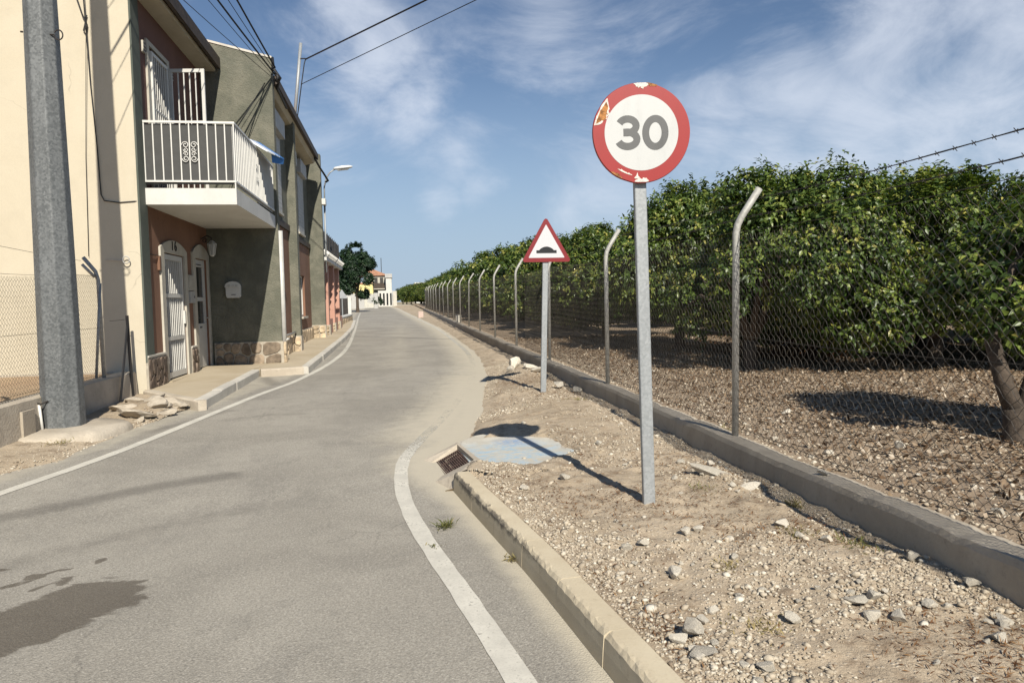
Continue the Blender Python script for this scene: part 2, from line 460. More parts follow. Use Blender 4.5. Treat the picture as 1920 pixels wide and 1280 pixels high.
M['signred'] = signmat("sign_red", (0.29, 0.016, 0.013), 0.22)
M['signred2'] = signmat("sign_dark_red", (0.20, 0.013, 0.016), 0.2)
M['signwhite'] = signmat("sign_white", (0.50, 0.505, 0.49), 0.18)
M['signwhite2'] = signmat("sign_white_clean", (0.55, 0.54, 0.55), 0.1)
M['signgrey'] = signmat("sign_faded_black", (0.10, 0.10, 0.097), 0.35)
M['signblack'] = signmat("sign_black", (0.009, 0.009, 0.010), 0.2)
M['signrust'] = plainmat("sign_rust", (0.36, 0.16, 0.05), 0.85, 0, 0.5, 40, 0.5, 120)
M['signchip'] = plainmat("sign_chip_white", (0.70, 0.62, 0.55), 0.85, 0, 0.25, 60, 0.5, 120)
M['signback'] = plainmat("sign_back", (0.34, 0.35, 0.36), 0.5, 0.3, 0.1, 8)


def bluemat():
    m, t, b, co, _ = newmat("blue_stained_concrete")
    n = t.noise(co, 2.6, 5, 0.6, 1.6)
    n2 = t.noise(t.scaled(co, (1, 2.2, 1)), 6, 5, 0.65, 2.0)
    d = t.vmath('LENGTH', t.vmath('SUBTRACT', t.scaled(co, (1, 1.15, 1)), (1.0, 7.3, 0.15)).outputs[0]).outputs['Value']
    c = t.mix(t.ramp(n, 0.3, 0.7), (0.47, 0.43, 0.35), (0.60, 0.56, 0.47))
    f = t.math('MULTIPLY', t.ramp(d, 0.95, 0.3), t.ramp(t.math('ADD', t.math('MULTIPLY', n, 0.5), t.math('MULTIPLY', n2, 0.6)), 0.44, 0.66))
    c = t.mix(t.math('MULTIPLY', f, 0.85), c, (0.25, 0.42, 0.56))
    f2 = t.math('MULTIPLY', t.ramp(t.vmath('LENGTH', t.vmath('SUBTRACT', co, (1.12, 6.93, 0.15)).outputs[0]).outputs['Value'], 0.3, 0.05), t.ramp(n2, 0.3, 0.6))
    c = t.mix(t.math('MULTIPLY', f2, 0.7), c, (0.13, 0.27, 0.50))
    c = t.mix(t.math('MULTIPLY', t.ramp(t.noise(co, 60, 4, 0.7), 0.5, 0.7), 0.3), c, (0.34, 0.31, 0.26))
    setin(t, b, 'Base Color', c)
    b.inputs['Roughness'].default_value = 0.88
    setin(t, b, 'Normal', t.bump(t.noise(co, 50, 4, 0.7), 0.4, 0.006))
    return m


M['blueconc'] = bluemat()


# kerb stones carry rubber scuffs along their outer face and dirt low down
def scuffmat():
    m, t, b, co, _ = newmat("scuffed_kerb")
    n = t.noise(co, 3.0, 5, 0.6)
    c = t.mix(t.ramp(n, 0.3, 0.7), (0.51, 0.43, 0.30), (0.58, 0.50, 0.36))
    a = t.n('ShaderNodeAttribute', attribute_name='scuff').outputs['Fac']
    sn = t.noise(t.scaled(co, (1, 1, 2)), 7, 6, 0.7)
    f = t.ramp(t.math('ADD', a, t.math('MULTIPLY', t.math('SUBTRACT', sn, 0.5), 1.3)), 0.45, 0.8)
    c = t.mix(t.math('MULTIPLY', f, 0.85), c, (0.055, 0.05, 0.046))
    fn = t.noise(co, 90, 3, 0.7)
    c = t.mix(t.math('MULTIPLY', t.ramp(fn, 0.5, 0.75), 0.3), c, (0.40, 0.31, 0.19))
    c = t.mix(t.math('MULTIPLY', t.ramp(t.noise(co, 16, 4, 0.7), 0.6, 0.75), 0.45), c, (0.32, 0.25, 0.16))
    setin(t, b, 'Base Color', c)
    b.inputs['Roughness'].default_value = 0.9
    setin(t, b, 'Normal', t.bump(fn, 0.35, 0.005))
    return m


M['scuff'] = scuffmat()


# ------------------------------------------------------------------ mesh helpers
class MB:
    def __init__(self):
        self.v = []
        self.f = []

    def add(self, vs, fs):
        o = len(self.v)
        self.v += [tuple(p) for p in vs]
        self.f += [tuple(i + o for i in f) for f in fs]
        return self

    def box(self, x0, x1, y0, y1, z0, z1):
        return self.add([(x0, y0, z0), (x1, y0, z0), (x1, y1, z0), (x0, y1, z0), (x0, y0, z1), (x1, y0, z1), (x1, y1, z1), (x0, y1, z1)],
                        [(0, 3, 2, 1), (4, 5, 6, 7), (0, 1, 5, 4), (1, 2, 6, 5), (2, 3, 7, 6), (3, 0, 4, 7)])

    def tube(self, pts, r, n=8, caps=True):
        pts = [Vector(p) for p in pts]
        rs = r if isinstance(r, (list, tuple)) else [r] * len(pts)
        o = len(self.v)
        prev = None
        for i, p in enumerate(pts):
            a = pts[max(0, i - 1)]
            b = pts[min(len(pts) - 1, i + 1)]
            d = (b - a).normalized()
            if prev is None:
                e1 = d.orthogonal().normalized()
            else:
                e1 = (prev - d * prev.dot(d))
                e1 = e1.normalized() if e1.length > 1e-6 else d.orthogonal().normalized()
            prev = e1
            e2 = d.cross(e1)
            for k in range(n):
                t = 2 * math.pi * k / n
                self.v.append(tuple(p + (e1 * math.cos(t) + e2 * math.sin(t)) * rs[i]))
        for i in range(len(pts) - 1):
            for k in range(n):
                k2 = (k + 1) % n
                self.f.append((o + i * n + k, o + i * n + k2, o + (i + 1) * n + k2, o + (i + 1) * n + k))
        if caps:
            self.f.append(tuple(o + k for k in reversed(range(n))))
            self.f.append(tuple(o + (len(pts) - 1) * n + k for k in range(n)))
        return self

    def prism(self, poly, O, U, V, N, d0, d1):
        """outline poly (u,v) on axes U,V from origin O, from depth d0 to d1 along N"""
        O, U, V, N = map(Vector, (O, U, V, N))
        n = len(poly)
        a = [O + U * u + V * v + N * d0 for u, v in poly]
        b = [O + U * u + V * v + N * d1 for u, v in poly]
        fs = [tuple(range(n - 1, -1, -1)), tuple(range(n, 2 * n))]
        fs += [(i, (i + 1) % n, n + (i + 1) % n, n + i) for i in range(n)]
        return self.add(a + b, fs)

    def quad(self, a, b, c, d):
        return self.add([a, b, c, d], [(0, 1, 2, 3)])

    def mesh(self, name, mat, smooth=False):
        me = bpy.data.meshes.new(name)
        me.from_pydata(self.v, [], self.f)
        if mat is not None:
            me.materials.append(M[mat] if isinstance(mat, str) else mat)
        if smooth:
            me.shade_smooth()
        me.update()
        return me

    def build(self, name, mat, parent=None, smooth=False, bevel=0.0, fix=True):
        me = self.mesh(name, mat, smooth)
        if fix or bevel:
            bm = bmesh.new()
            bm.from_mesh(me)
            if fix:
                bmesh.ops.recalc_face_normals(bm, faces=bm.faces)
            bm.to_mesh(me)
            bm.free()
        return link(name, me, parent, bevel)


def link(name, me, parent=None, bevel=0.0):
    o = bpy.data.objects.new(name, me)
    COL.objects.link(o)
    if parent is not None:
        o.parent = parent
        if parent.type == 'EMPTY':
            o.matrix_parent_inverse = Matrix.Translation(-Vector(parent.location))
    if bevel:
        md = o.modifiers.new('edge', 'BEVEL')
        md.width = bevel
        md.segments = 2
        md.limit_method = 'ANGLE'
    return o


def empty(name, loc=(0, 0, 0)):
    o = bpy.data.objects.new(name, None)
    o.location = loc
    o.empty_display_size = 0.2
    COL.objects.link(o)
    return o


def tag(o, label, cat, group=None, kind=None):
    o['label'] = label
    o['category'] = cat
    if group:
        o['group'] = group
    if kind:
        o['kind'] = kind
    return o


def struct(o):
    o['kind'] = 'structure'
    return o


def part_of_mesh(o):
    """a child whose parent is a mesh sitting at the world origin keeps its coordinates"""
    return o


def gz(y):
    return 0.0 if y < 5 else 0.008 * (min(y, 130.0) - 5)


def interp(tab, y):
    ys = [p[1] for p in tab]
    xs = [p[0] for p in tab]
    return float(np.interp(y, ys, xs))


def fbm(x, y, seed=0, octs=4):
    """cheap value noise for vertex relief, vectorised"""
    x = np.asarray(x, float)
    y = np.asarray(y, float)
    out = np.zeros_like(x)
    amp, fr = 0.5, 1.0
    for o in range(octs):
        X, Y = x * fr, y * fr
        xi, yi = np.floor(X), np.floor(Y)
        fx, fy = X - xi, Y - yi
        fx = fx * fx * (3 - 2 * fx)
        fy = fy * fy * (3 - 2 * fy)

        def h(a, b):
            s = np.sin(a * 127.1 + b * 311.7 + seed * 74.7 + o * 19.3) * 43758.5453
            return s - np.floor(s)
        v = (h(xi, yi) * (1 - fx) + h(xi + 1, yi) * fx) * (1 - fy) + (h(xi, yi + 1) * (1 - fx) + h(xi + 1, yi + 1) * fx) * fy
        out += (v - 0.5) * 2 * amp
        amp *= 0.5
        fr *= 2.03
    return out


def grid_mesh(name, P, mat, smooth=True, attr=None):
    """P: (rows, cols, 3) points"""
    r, c, _ = P.shape
    idx = np.arange(r * c).reshape(r, c)
    q = np.stack([idx[:-1, :-1], idx[:-1, 1:], idx[1:, 1:], idx[1:, :-1]], -1).reshape(-1, 4)
    me = fast_mesh(name, P.reshape(-1, 3), q, mat, smooth)
    if attr:
        for an, val in attr.items():
            if val.ndim == 3:
                a = me.attributes.new(an, 'FLOAT_VECTOR', 'POINT')
                a.data.foreach_set('vector', val.reshape(-1).astype(np.float32))
            else:
                a = me.attributes.new(an, 'FLOAT', 'POINT')
                a.data.foreach_set('value', val.reshape(-1).astype(np.float32))
    return me


def fast_mesh(name, V, Fc, mat, smooth=False, rnd=None):
    V = np.ascontiguousarray(V, dtype=np.float32)
    Fc = np.ascontiguousarray(Fc, dtype=np.int32)
    nf, k = Fc.shape
    me = bpy.data.meshes.new(name)
    me.vertices.add(len(V))
    me.vertices.foreach_set('co', V.reshape(-1))
    me.loops.add(nf * k)
    me.loops.foreach_set('vertex_index', Fc.reshape(-1))
    me.polygons.add(nf)
    me.polygons.foreach_set('loop_start', np.arange(0, nf * k, k, dtype=np.int32))
    me.materials.append(M[mat] if isinstance(mat, str) else mat)
    me.update(calc_edges=True)
    if smooth:
        me.shade_smooth()
    if rnd is not None:
        a = me.attributes.new('rnd', 'FLOAT', 'POINT')
        a.data.foreach_set('value', np.ascontiguousarray(rnd, dtype=np.float32))
    return me


# ------------------------------------------------------------------ ground, road
g = MB()
ysb = [-400, 5, 130, 4000]
for y0, y1 in zip(ysb[:-1], ysb[1:]):
    g.quad((-3000, y0, gz(y0) - 0.08), (3000, y0, gz(y0) - 0.08), (3000, y1, gz(y1) - 0.08), (-3000, y1, gz(y1) - 0.08))
struct(g.build('ground', 'field', fix=False))

# right-hand edge of the asphalt (where dirt or kerb begins)
EDGE = [(1.06, -6), (1.0, 0.4), (0.86, 2.0), (0.80, 2.63), (0.68, 3.69), (0.58, 4.41), (0.41, 5.6), (0.30, 6.1), (0.26, 6.6), (0.36, 7.05), (0.62, 7.5), (0.85, 8.3), (1.05, 9.5),
        (1.47, 12.3), (1.78, 15.0), (2.02, 19.2), (2.06, 25.3), (2.02, 34.0), (1.70, 45.7), (1.16, 63.0), (0.34, 92.0), (-0.4, 112)]
LEFTLINE = [(-4.9, -1.0), (-4.15, 3.0), (-3.70, 4.6), (-3.22, 6.38), (-2.82, 8.05), (-2.23, 11.9), (-1.84, 14.0), (-1.52, 18.1), (-1.53, 24.1), (-2.11, 39.75), (-2.76, 55.1), (-3.3, 70.0)]
RIGHTLINE = [(0.62, 0.5), (0.55, 1.8), (0.445, 2.7), (0.31, 3.53), (0.135, 4.52), (0.035, 5.3), (-0.005, 6.1), (0.045, 6.9), (0.25, 7.8), (0.66, 9.5), (1.20, 12.3), (1.58, 15.0),
             (1.86, 19.2), (1.91, 25.3), (1.86, 34.0), (1.53, 45.7), (1.0, 63.0), (0.2, 90.0)]


def smooth_curve(tab, step):
    """Catmull-Rom through the table, sampled along y"""
    P = np.array(tab, float)
    out = []
    for i in range(len(P) - 1):
        p0, p1, p2, p3 = P[max(i - 1, 0)], P[i], P[i + 1], P[min(i + 2, len(P) - 1)]
        n = max(2, int(abs(p2[1] - p1[1]) / step))
        for k in range(n):
            t = k / n
            out.append(0.5 * ((2 * p1) + (-p0 + p2) * t + (2 * p0 - 5 * p1 + 4 * p2 - p3) * t * t + (-p0 + 3 * p1 - 3 * p2 + p3) * t ** 3))
    out.append(P[-1])
    return np.array(out)


EDGE_S = smooth_curve(EDGE, 0.15)


def edge_x(y):
    return np.interp(y, EDGE_S[:, 1], EDGE_S[:, 0])


def segdist(X, Y, pts):
    d = np.full(X.shape, 1e9)
    for (ax, ay), (bx, by) in zip(pts[:-1], pts[1:]):
        vx, vy = bx - ax, by - ay
        t = np.clip(((X - ax) * vx + (Y - ay) * vy) / (vx * vx + vy * vy), 0, 1)
        d = np.minimum(d, np.hypot(X - ax - t * vx, Y - ay - t * vy))
    return d


ry = np.concatenate([np.arange(-6, 1.5, 0.5), np.arange(1.5, 16, 0.07), np.arange(16, 40, 0.4), np.arange(40, 131, 2.0)])
rx = np.concatenate([np.arange(-14, -4.6, 0.6), np.arange(-4.6, 2.6, 0.06), [2.62, 2.68]])
X, Y = np.meshgrid(rx, ry)
Z = np.vectorize(gz)(Y)
stain = np.zeros(X.shape + (3,))
ed = edge_x(Y) - X
dust = np.clip(1.0 - ed / np.interp(Y, [4.2, 5.2, 6.4, 8.0], [0.22, 0.30, 0.7, 1.3]), 0, 1) * 1.0
dust = np.maximum(dust, np.clip(1 - segdist(X, Y, [(0.35, 7.9), (0.9, 10.5), (1.35, 13.5)]) / 1.2, 0, 1) * 0.9)
dust = np.maximum(dust, np.clip(1 - segdist(X, Y, [(0.0, 16), (0.3, 40)]) / 1.6, 0, 1) * 0.45)
ll = np.interp(Y, [p[1] for p in LEFTLINE], [p[0] for p in LEFTLINE])
dust = np.maximum(dust, np.clip(1 - (X - ll + 0.35) / 0.35, 0, 1) * 0.55)
stain[..., 0] = dust
wet = np.clip(1 - segdist(X, Y, [(-2.2, 3.2), (-1.85, 3.58), (-1.60, 3.97)]) / 0.46, 0, 1)
for cx, cy, rr in ((-2.05, 4.35, .07), (-1.93, 4.42, .05), (-1.86, 4.26, .06), (-1.78, 4.55, .05), (-2.12, 4.22, .05), (-1.95, 4.18, .04), (-2.3, 4.5, .05)):
    wet = np.maximum(wet, np.clip(1.0 - np.hypot((X - cx), (Y - cy)) / (rr * 1.6), 0, 1))
stain[..., 1] = wet
dk = np.clip(1 - segdist(X, Y, [(-3.4, 5.3), (-2.7, 5.75), (-1.95, 6.35), (-1.5, 6.55)]) / 0.30, 0, 1)
dk = np.maximum(dk, 0.62 * np.clip(1 - segdist(X, Y, [(-2.3, 4.6), (-1.6, 5.2), (-1.0, 5.5)]) / 0.45, 0, 1))
dk = np.maximum(dk, 0.75 * np.clip(1 - segdist(X, Y, [(-2.9, 9.0), (-2.35, 10.4)]) / 0.25, 0, 1))
dk = np.maximum(dk, 0.6 * np.clip(1 - segdist(X, Y, [(-2.2, 9.6), (-1.7, 9.9), (-1.25, 9.85)]) / 0.28, 0, 1))
dk = np.maximum(dk, 0.85 * np.clip(1 - segdist(X, Y, [(-2.2, 13.4), (-2.55, 14.6)]) / 0.35, 0, 1))
dk = np.maximum(dk, 0.55 * np.clip(1 - segdist(X, Y, [(-1.0, 20.2), (1.0, 20.4)]) / 0.4, 0, 1))
dk = np.maximum(dk, 0.5 * np.clip(1 - segdist(X, Y, [(0.2, 9), (0.75, 12.5), (0.85, 16)]) / 0.10, 0, 1))
stain[..., 2] = dk
road = link('road', grid_mesh('road', np.stack([X, Y, Z], -1), 'asphalt', True, {'stain': stain}))
struct(road)


def ribbon(name, tab, width, wear, mat, dz=0.004, step=0.12, ymax=None):
    c = smooth_curve(tab, step)
    for _ in range(14):
        c[1:-1] = 0.25 * c[:-2] + 0.5 * c[1:-1] + 0.25 * c[2:]
    if ymax:
        c = c[c[:, 1] <= ymax]
    d = np.gradient(c, axis=0)
    d /= np.linalg.norm(d, axis=1)[:, None]
    nrm = np.stack([d[:, 1], -d[:, 0]], 1)
    jit = 0.0022
    cols = []
    for s in (-0.5, 0.0, 0.5):
        w = width * s + (0 if s == 0 else 1) * RNG.normal(0, jit, len(c))
        q = c + nrm * w[:, None]
        cols.append(np.stack([q[:, 0], q[:, 1], np.vectorize(gz)(q[:, 1]) + dz], 1))
    P = np.stack(cols, 1)
    wv = np.repeat(np.array([wear(y) for y in c[:, 1]])[:, None], 3, 1)
    return link(name, grid_mesh(name, P, mat, False, {'wear': wv}))


struct(ribbon('edge_line_left', LEFTLINE, 0.115, lambda y: 0.05 if y < 20 else 0.2, 'paint'))
struct(ribbon('edge_line_right', RIGHTLINE, 0.116, lambda y: float(np.interp(y, [0, 6.6, 8, 10, 15, 19, 30, 90], [0.03, 0.1, 0.42, 0.6, 0.62, 0.35, 0.2, 0.15])), 'paint'))

# ---- right verge: loose stony dirt between road and fence wall
vy = np.concatenate([np.arange(-3, 1.4, 0.25), np.arange(1.4, 9.0, 0.028), np.arange(9.0, 16, 0.06), np.arange(16, 40, 0.3), np.arange(40, 112, 2.0)])
vu = np.linspace(0, 1, 92)
U, Y = np.meshgrid(vu, vy)
ex = edge_x(Y) + np.where(Y < 5.58, 0.06, -0.06 + 0.05 * fbm(Y * 2.2, Y * 0 + 3, 5))
wallx = np.interp(Y, [-3, 65, 112], [2.74, 2.74, 2.74])
X = ex + (wallx - ex) * U
d = X - ex
Zr = np.vectorize(gz)(Y)
kerbed = np.clip((5.62 - Y) / 0.12, 0, 1)
h = np.where(kerbed > 0, 0.122 * kerbed, 0) + (1 - kerbed) * (0.13 * (1 - np.exp(-np.clip(d - 0.06, 0, 9) / 0.40)) - 0.012)
h = h + np.clip(d / 0.3, 0, 1) * (0.035 * fbm(X * 1.6, Y * 1.6, 1, 4) + 0.022 * fbm(X * 8, Y * 8, 2, 4) + 0.014 * np.abs(fbm(X * 26, Y * 26, 9, 2)))
h = h - 0.03 * np.exp(-((X - 2.6) / 0.12) ** 2)
# heap of rubble beside the wall
h = h + 0.09 * np.exp(-((X - 2.25) / 0.28) ** 2 - ((Y - 12.9) / 0.8) ** 2)
h = h + 0.05 * np.exp(-((X - 2.4) / 0.2) ** 2 - ((Y - 5.05) / 0.35) ** 2)
sd_ = np.hypot((X - 1.05) / 0.52, (Y - 6.62) / 0.74) + 0.34 * fbm(X * 3.6, Y * 3.6, 71, 4)
slabz = 0.118
h = np.where((sd_ < 1.5) & (X > np.where(Y > 6.9, 0.55 + 0.9 * (Y - 6.9), 0.5)), np.where(sd_ < 1.0, slabz - 0.035 * np.clip((1.0 - sd_) / 0.12, 0, 1), np.maximum(h * 0.6 + slabz * 0.4, slabz + 0.02 * np.clip((sd_ - 1.0) / 0.15, 0, 1) + 0.008 * fbm(X * 20, Y * 20, 72, 2))), h)
h = np.where((Y > 5.64) & (Y < 7.0) & (X < np.interp(Y, [5.64, 5.95, 6.1, 7.0], [0.47, 0.58, 0.66, 0.64])), -0.06, h)
struct(link('verge', grid_mesh('verge', np.stack([X, Y, Zr + h], -1), 'dirt')))
VX, VY, VZ = X, Y, Zr + h


def verge_z(x, y):
    j = int(np.clip(np.searchsorted(vy, y), 1, len(vy) - 1))
    row = VX[j]
    return float(np.interp(x, row, VZ[j]))


# ---- orchard floor
oy = np.concatenate([np.arange(-4, 2, 0.5), np.arange(2, 14, 0.09), np.arange(14, 30, 0.3), np.arange(30, 125, 3.0)])
ox = np.concatenate([np.arange(2.86, 8, 0.09), np.arange(8, 16, 0.3), np.arange(16, 60, 3.0)])
X, Y = np.meshgrid(ox, oy)
Z = np.vectorize(gz)(Y) + 0.17 + 0.05 * fbm(X * 0.5, Y * 0.5, 21, 3) + 0.022 * fbm(X * 5, Y * 5, 22, 3) + 0.04 * np.exp(-((X - 5.3) / 0.6) ** 2 - ((Y - 5.4) / 0.6) ** 2)
Z = Z - 0.0 * X
struct(link('orchard_floor', grid_mesh('orchard_floor', np.stack([X, Y, Z], -1), 'orchard_soil')))
OX, OY, OZ = ox, oy, Z


def orch_z(x, y):
    i = int(np.clip(np.searchsorted(ox, x), 1, len(ox) - 1))
    j = int(np.clip(np.searchsorted(oy, y), 1, len(oy) - 1))
    return float(OZ[j, i])


# ---- left dirt strip at the foot of the low wall
ly = np.arange(-3, 12.3, 0.06)
lu = np.linspace(0, 1, 40)
U, Y = np.meshgrid(lu, ly)
le = np.interp(Y, [-3, 3, 6, 7.0, 7.6, 8.9, 9.7, 10.6, 12.3], [-5.0, -4.35, -3.82, -3.58, -3.25, -3.18, -3.12, -2.95, -2.9]) + 0.04 * fbm(Y * 2.5, Y * 0, 31)
X = -4.2 + (le + 4.2) * U
d = le - X
Z = np.vectorize(gz)(Y) - 0.012 + 0.09 * (1 - np.exp(-d / 0.28)) + np.clip(d / 0.2, 0, 1) * (0.02 * fbm(X * 3, Y * 3, 33) + 0.012 * fbm(X * 14, Y * 14, 34))
Z = Z + 0.10 * np.exp(-((X + 3.32) / 0.30) ** 2 - ((Y - 10.45) / 0.55) ** 2) + 0.03 * np.abs(fbm(X * 6, Y * 6, 36)) * np.exp(-((X + 3.3) / 0.5) ** 2 - ((Y - 10.4) / 0.8) ** 2)
struct(link('roadside_dirt', grid_mesh('roadside_dirt', np.stack([X, Y, Z], -1), 'dirt')))
LX, LZ = X, Z


def leftdirt_z(x, y):
    j = int(np.clip(np.searchsorted(ly, y), 0, len(ly) - 1))
    return float(np.interp(x, LX[j], LZ[j]))


# ---- yard behind the left fence
g = MB()
g.quad((-16, -4, 0.46), (-4.2, -4, 0.46), (-4.2, 12.2, 0.47), (-16, 12.2, 0.47))
struct(g.build('yard_ground', 'yard', fix=False))

# ---- kerb beside the verge, stone by stone
kerb = struct(empty('kerb', (0.6, 4.0, 0)))
kc = smooth_curve([(x, y) for x, y in EDGE if y < 5.7], 0.02)
seg = np.concatenate([[0], np.cumsum(np.linalg.norm(np.diff(kc, axis=0), axis=1))])
L = seg[-1]
n = 0
s1 = L
while s1 > 0.3 and n < 14:
    s0 = max(0, s1 - 0.575)
    rows = 17
    V, SC = [], []
    dz = random.uniform(-0.003, 0.003)
    dxs = random.uniform(-0.0025, 0.0025)
    ph = random.random() * 9
    for k in range(rows):
        s = s0 + 0.0018 + (s1 - s0 - 0.0036) * k / (rows - 1)
        p = np.array([np.interp(s, seg, kc[:, 0]), np.interp(s, seg, kc[:, 1])])
        p2 = np.array([np.interp(min(L, s + .02), seg, kc[:, 0]), np.interp(min(L, s + .02), seg, kc[:, 1])])
        p1 = np.array([np.interp(max(0, s - .02), seg, kc[:, 0]), np.interp(max(0, s - .02), seg, kc[:, 1])])
        t = (p2 - p1) / np.linalg.norm(p2 - p1)
        nr = np.array([t[1], -t[0]])
        ck = 0.004 * math.sin(ph + k * 1.7) + random.uniform(-.004, .004) + (0.012 if random.random() < 0.13 else 0)
        prof = [(0.0, -0.12, .0), (0.0, 0.01, .1), (0.003, 0.075, .55), (0.008, 0.128 + ck * .5, 1.0), (0.020 + abs(ck), 0.146 + ck * .4, .75), (0.045, 0.151, .1), (0.128, 0.150, 0), (0.134, 0.12, 0), (0.134, -0.12, 0)]
        for a, zz, sc in prof:
            q = p + nr * (a + dxs)
            V.append((q[0], q[1], zz + dz + gz(p[1])))
            far = float(np.interp(p[1], [1.5, 2.6, 3.4, 4.0, 5.6], [0.42, .45, .5, .68, .85]))
            SC.append(sc * far)
    m_ = len(prof)
    Fq = []
    for k in range(rows - 1):
        for j in range(m_ - 1):
            Fq.append((k * m_ + j, k * m_ + j + 1, (k + 1) * m_ + j + 1, (k + 1) * m_ + j))
    Fq.append(tuple(range(m_ - 1, -1, -1)))
    Fq.append(tuple((rows - 1) * m_ + j for j in range(m_)))
    mb = MB().add(V, Fq)
    me = mb.mesh('kerb_stone', 'scuff')
    a = me.attributes.new('scuff', 'FLOAT', 'POINT')
    a.data.foreach_set('value', np.array(SC, np.float32))
    bm = bmesh.new(); bm.from_mesh(me); bmesh.ops.recalc_face_normals(bm, faces=bm.faces); bm.to_mesh(me); bm.free()
    link('kerb_stone', me, kerb)
    s1 = s0
    n += 1

# ---- left pavement in two stretches with kerb stones
def slab(mb, poly, z0f, h):
    n = len(poly)
    top = [(x, y, gz(y) + h) for x, y in poly]
    bot = [(x, y, gz(y) - 0.1) for x, y in poly]
    mb.add(top + bot, [tuple(range(n))] + [tuple(range(2 * n - 1, n - 1, -1))] + [(i, n + i, n + (i + 1) % n, (i + 1) % n) for i in range(n)])


pv = MB()
slab(pv, [(-3.93, 12.1), (-2.83, 10.72), (-2.83, 14.85), (-2.72, 16.25), (-4.1, 16.35), (-4.1, 12.3)], 0, 0.14)
pave = struct(pv.build('pavement_near', 'pavement'))
pv = MB()
slab(pv, [(-2.80, 14.9), (-1.92, 15.15), (-1.92, 26), (-2.05, 34), (-2.5, 44), (-4.2, 44), (-4.2, 26.3), (-3.0, 16.3), (-2.715, 16.25)], 0, 0.142)
pave2 = struct(pv.build('pavement_far', 'pavement'))


def kerbrun(parent, pts, L0, w=0.14, h=0.148, mat='greykerb'):
    P = [Vector((x, y, 0)) for x, y in pts]
    for a, b in zip(P[:-1], P[1:]):
        tot = (b - a).length
        k = max(1, round(tot / L0))
        t = (b - a).normalized()
        nr = Vector((-t.y, t.x, 0))
        for i in range(k):
            p = a + t * (tot * i / k + 0.006)
            q = a + t * (tot * (i + 1) / k - 0.006)
            hh = h + random.uniform(-.004, .006)
            jo = random.uniform(-.005, .005)
            vs = []
            for r_ in (p, q):
                for off, zz in ((0, -0.1), (0.0, hh - 0.02), (0.02, hh), (w, hh), (w, -0.1)):
                    c = r_ + nr * (off + jo)
                    vs.append((c.x, c.y, gz(c.y) + zz))
            MB().add(vs, [(0, 1, 6, 5), (1, 2, 7, 6), (2, 3, 8, 7), (3, 4, 9, 8), (4, 3, 2, 1, 0), (5, 6, 7, 8, 9)]).build('kerb_stone', mat, parent)


kl = struct(empty('kerb_left', (-2.5, 13, 0)))
kerbrun(kl, [(-2.69, 10.62), (-2.69, 14.85)], 1.0)
kerbrun(kl, [(-3.95, 12.02), (-2.74, 10.50)], 1.0, 0.12, 0.146, 'oldconc')
kerbrun(kl, [(-2.66, 14.76), (-1.86, 15.0)], 0.9, 0.13, 0.146, 'oldconc')
kerbrun(kl, [(-1.78, 15.05), (-1.78, 26), (-1.92, 34), (-2.36, 44)], 1.0)

print('ground done')


# ------------------------------------------------------------------ buildings
def wall_holes(mb, axis, c, u0, u1, v0, v1, holes, depth, inward):
    """upright wall face with rectangular openings and their reveals.
    axis 'x': plane x=c, u along y; axis 'y': plane y=c, u along x. inward: sign of the direction into the wall"""
    us = sorted({u0, u1, *[h[0] for h in holes], *[h[1] for h in holes]})
    vs = sorted({v0, v1, *[h[2] for h in holes], *[h[3] for h in holes]})

    def P(u, v, d=0.0):
        return (c + inward * d, u, v) if axis == 'x' else (u, c + inward * d, v)
    for i in range(len(us) - 1):
        for j in range(len(vs) - 1):
            um, vm = (us[i] + us[i + 1]) / 2, (vs[j] + vs[j + 1]) / 2
            if any(h[0] < um < h[1] and h[2] < vm < h[3] for h in holes):
                continue
            mb.quad(P(us[i], vs[j]), P(us[i + 1], vs[j]), P(us[i + 1], vs[j + 1]), P(us[i], vs[j + 1]))
    for a, b, e, f in holes:
        mb.quad(P(a, e), P(a, f), P(a, f, depth), P(a, e, depth))
        mb.quad(P(b, e), P(b, f), P(b, f, depth), P(b, e, depth))
        mb.quad(P(a, f), P(b, f), P(b, f, depth), P(a, f, depth))
        mb.quad(P(a, e), P(b, e), P(b, e, depth), P(a, e, depth))
    return mb


def clip_poly(poly, px, py, nx, ny):
    out = []
    for i in range(len(poly)):
        a, b = poly[i], poly[(i + 1) % len(poly)]
        da = (a[0] - px) * nx + (a[1] - py) * ny
        db = (b[0] - px) * nx + (b[1] - py) * ny
        if da <= 0:
            out.append(a)
        if da * db < 0:
            t = da / (da - db)
            out.append((a[0] + (b[0] - a[0]) * t, a[1] + (b[1] - a[1]) * t))
    return out


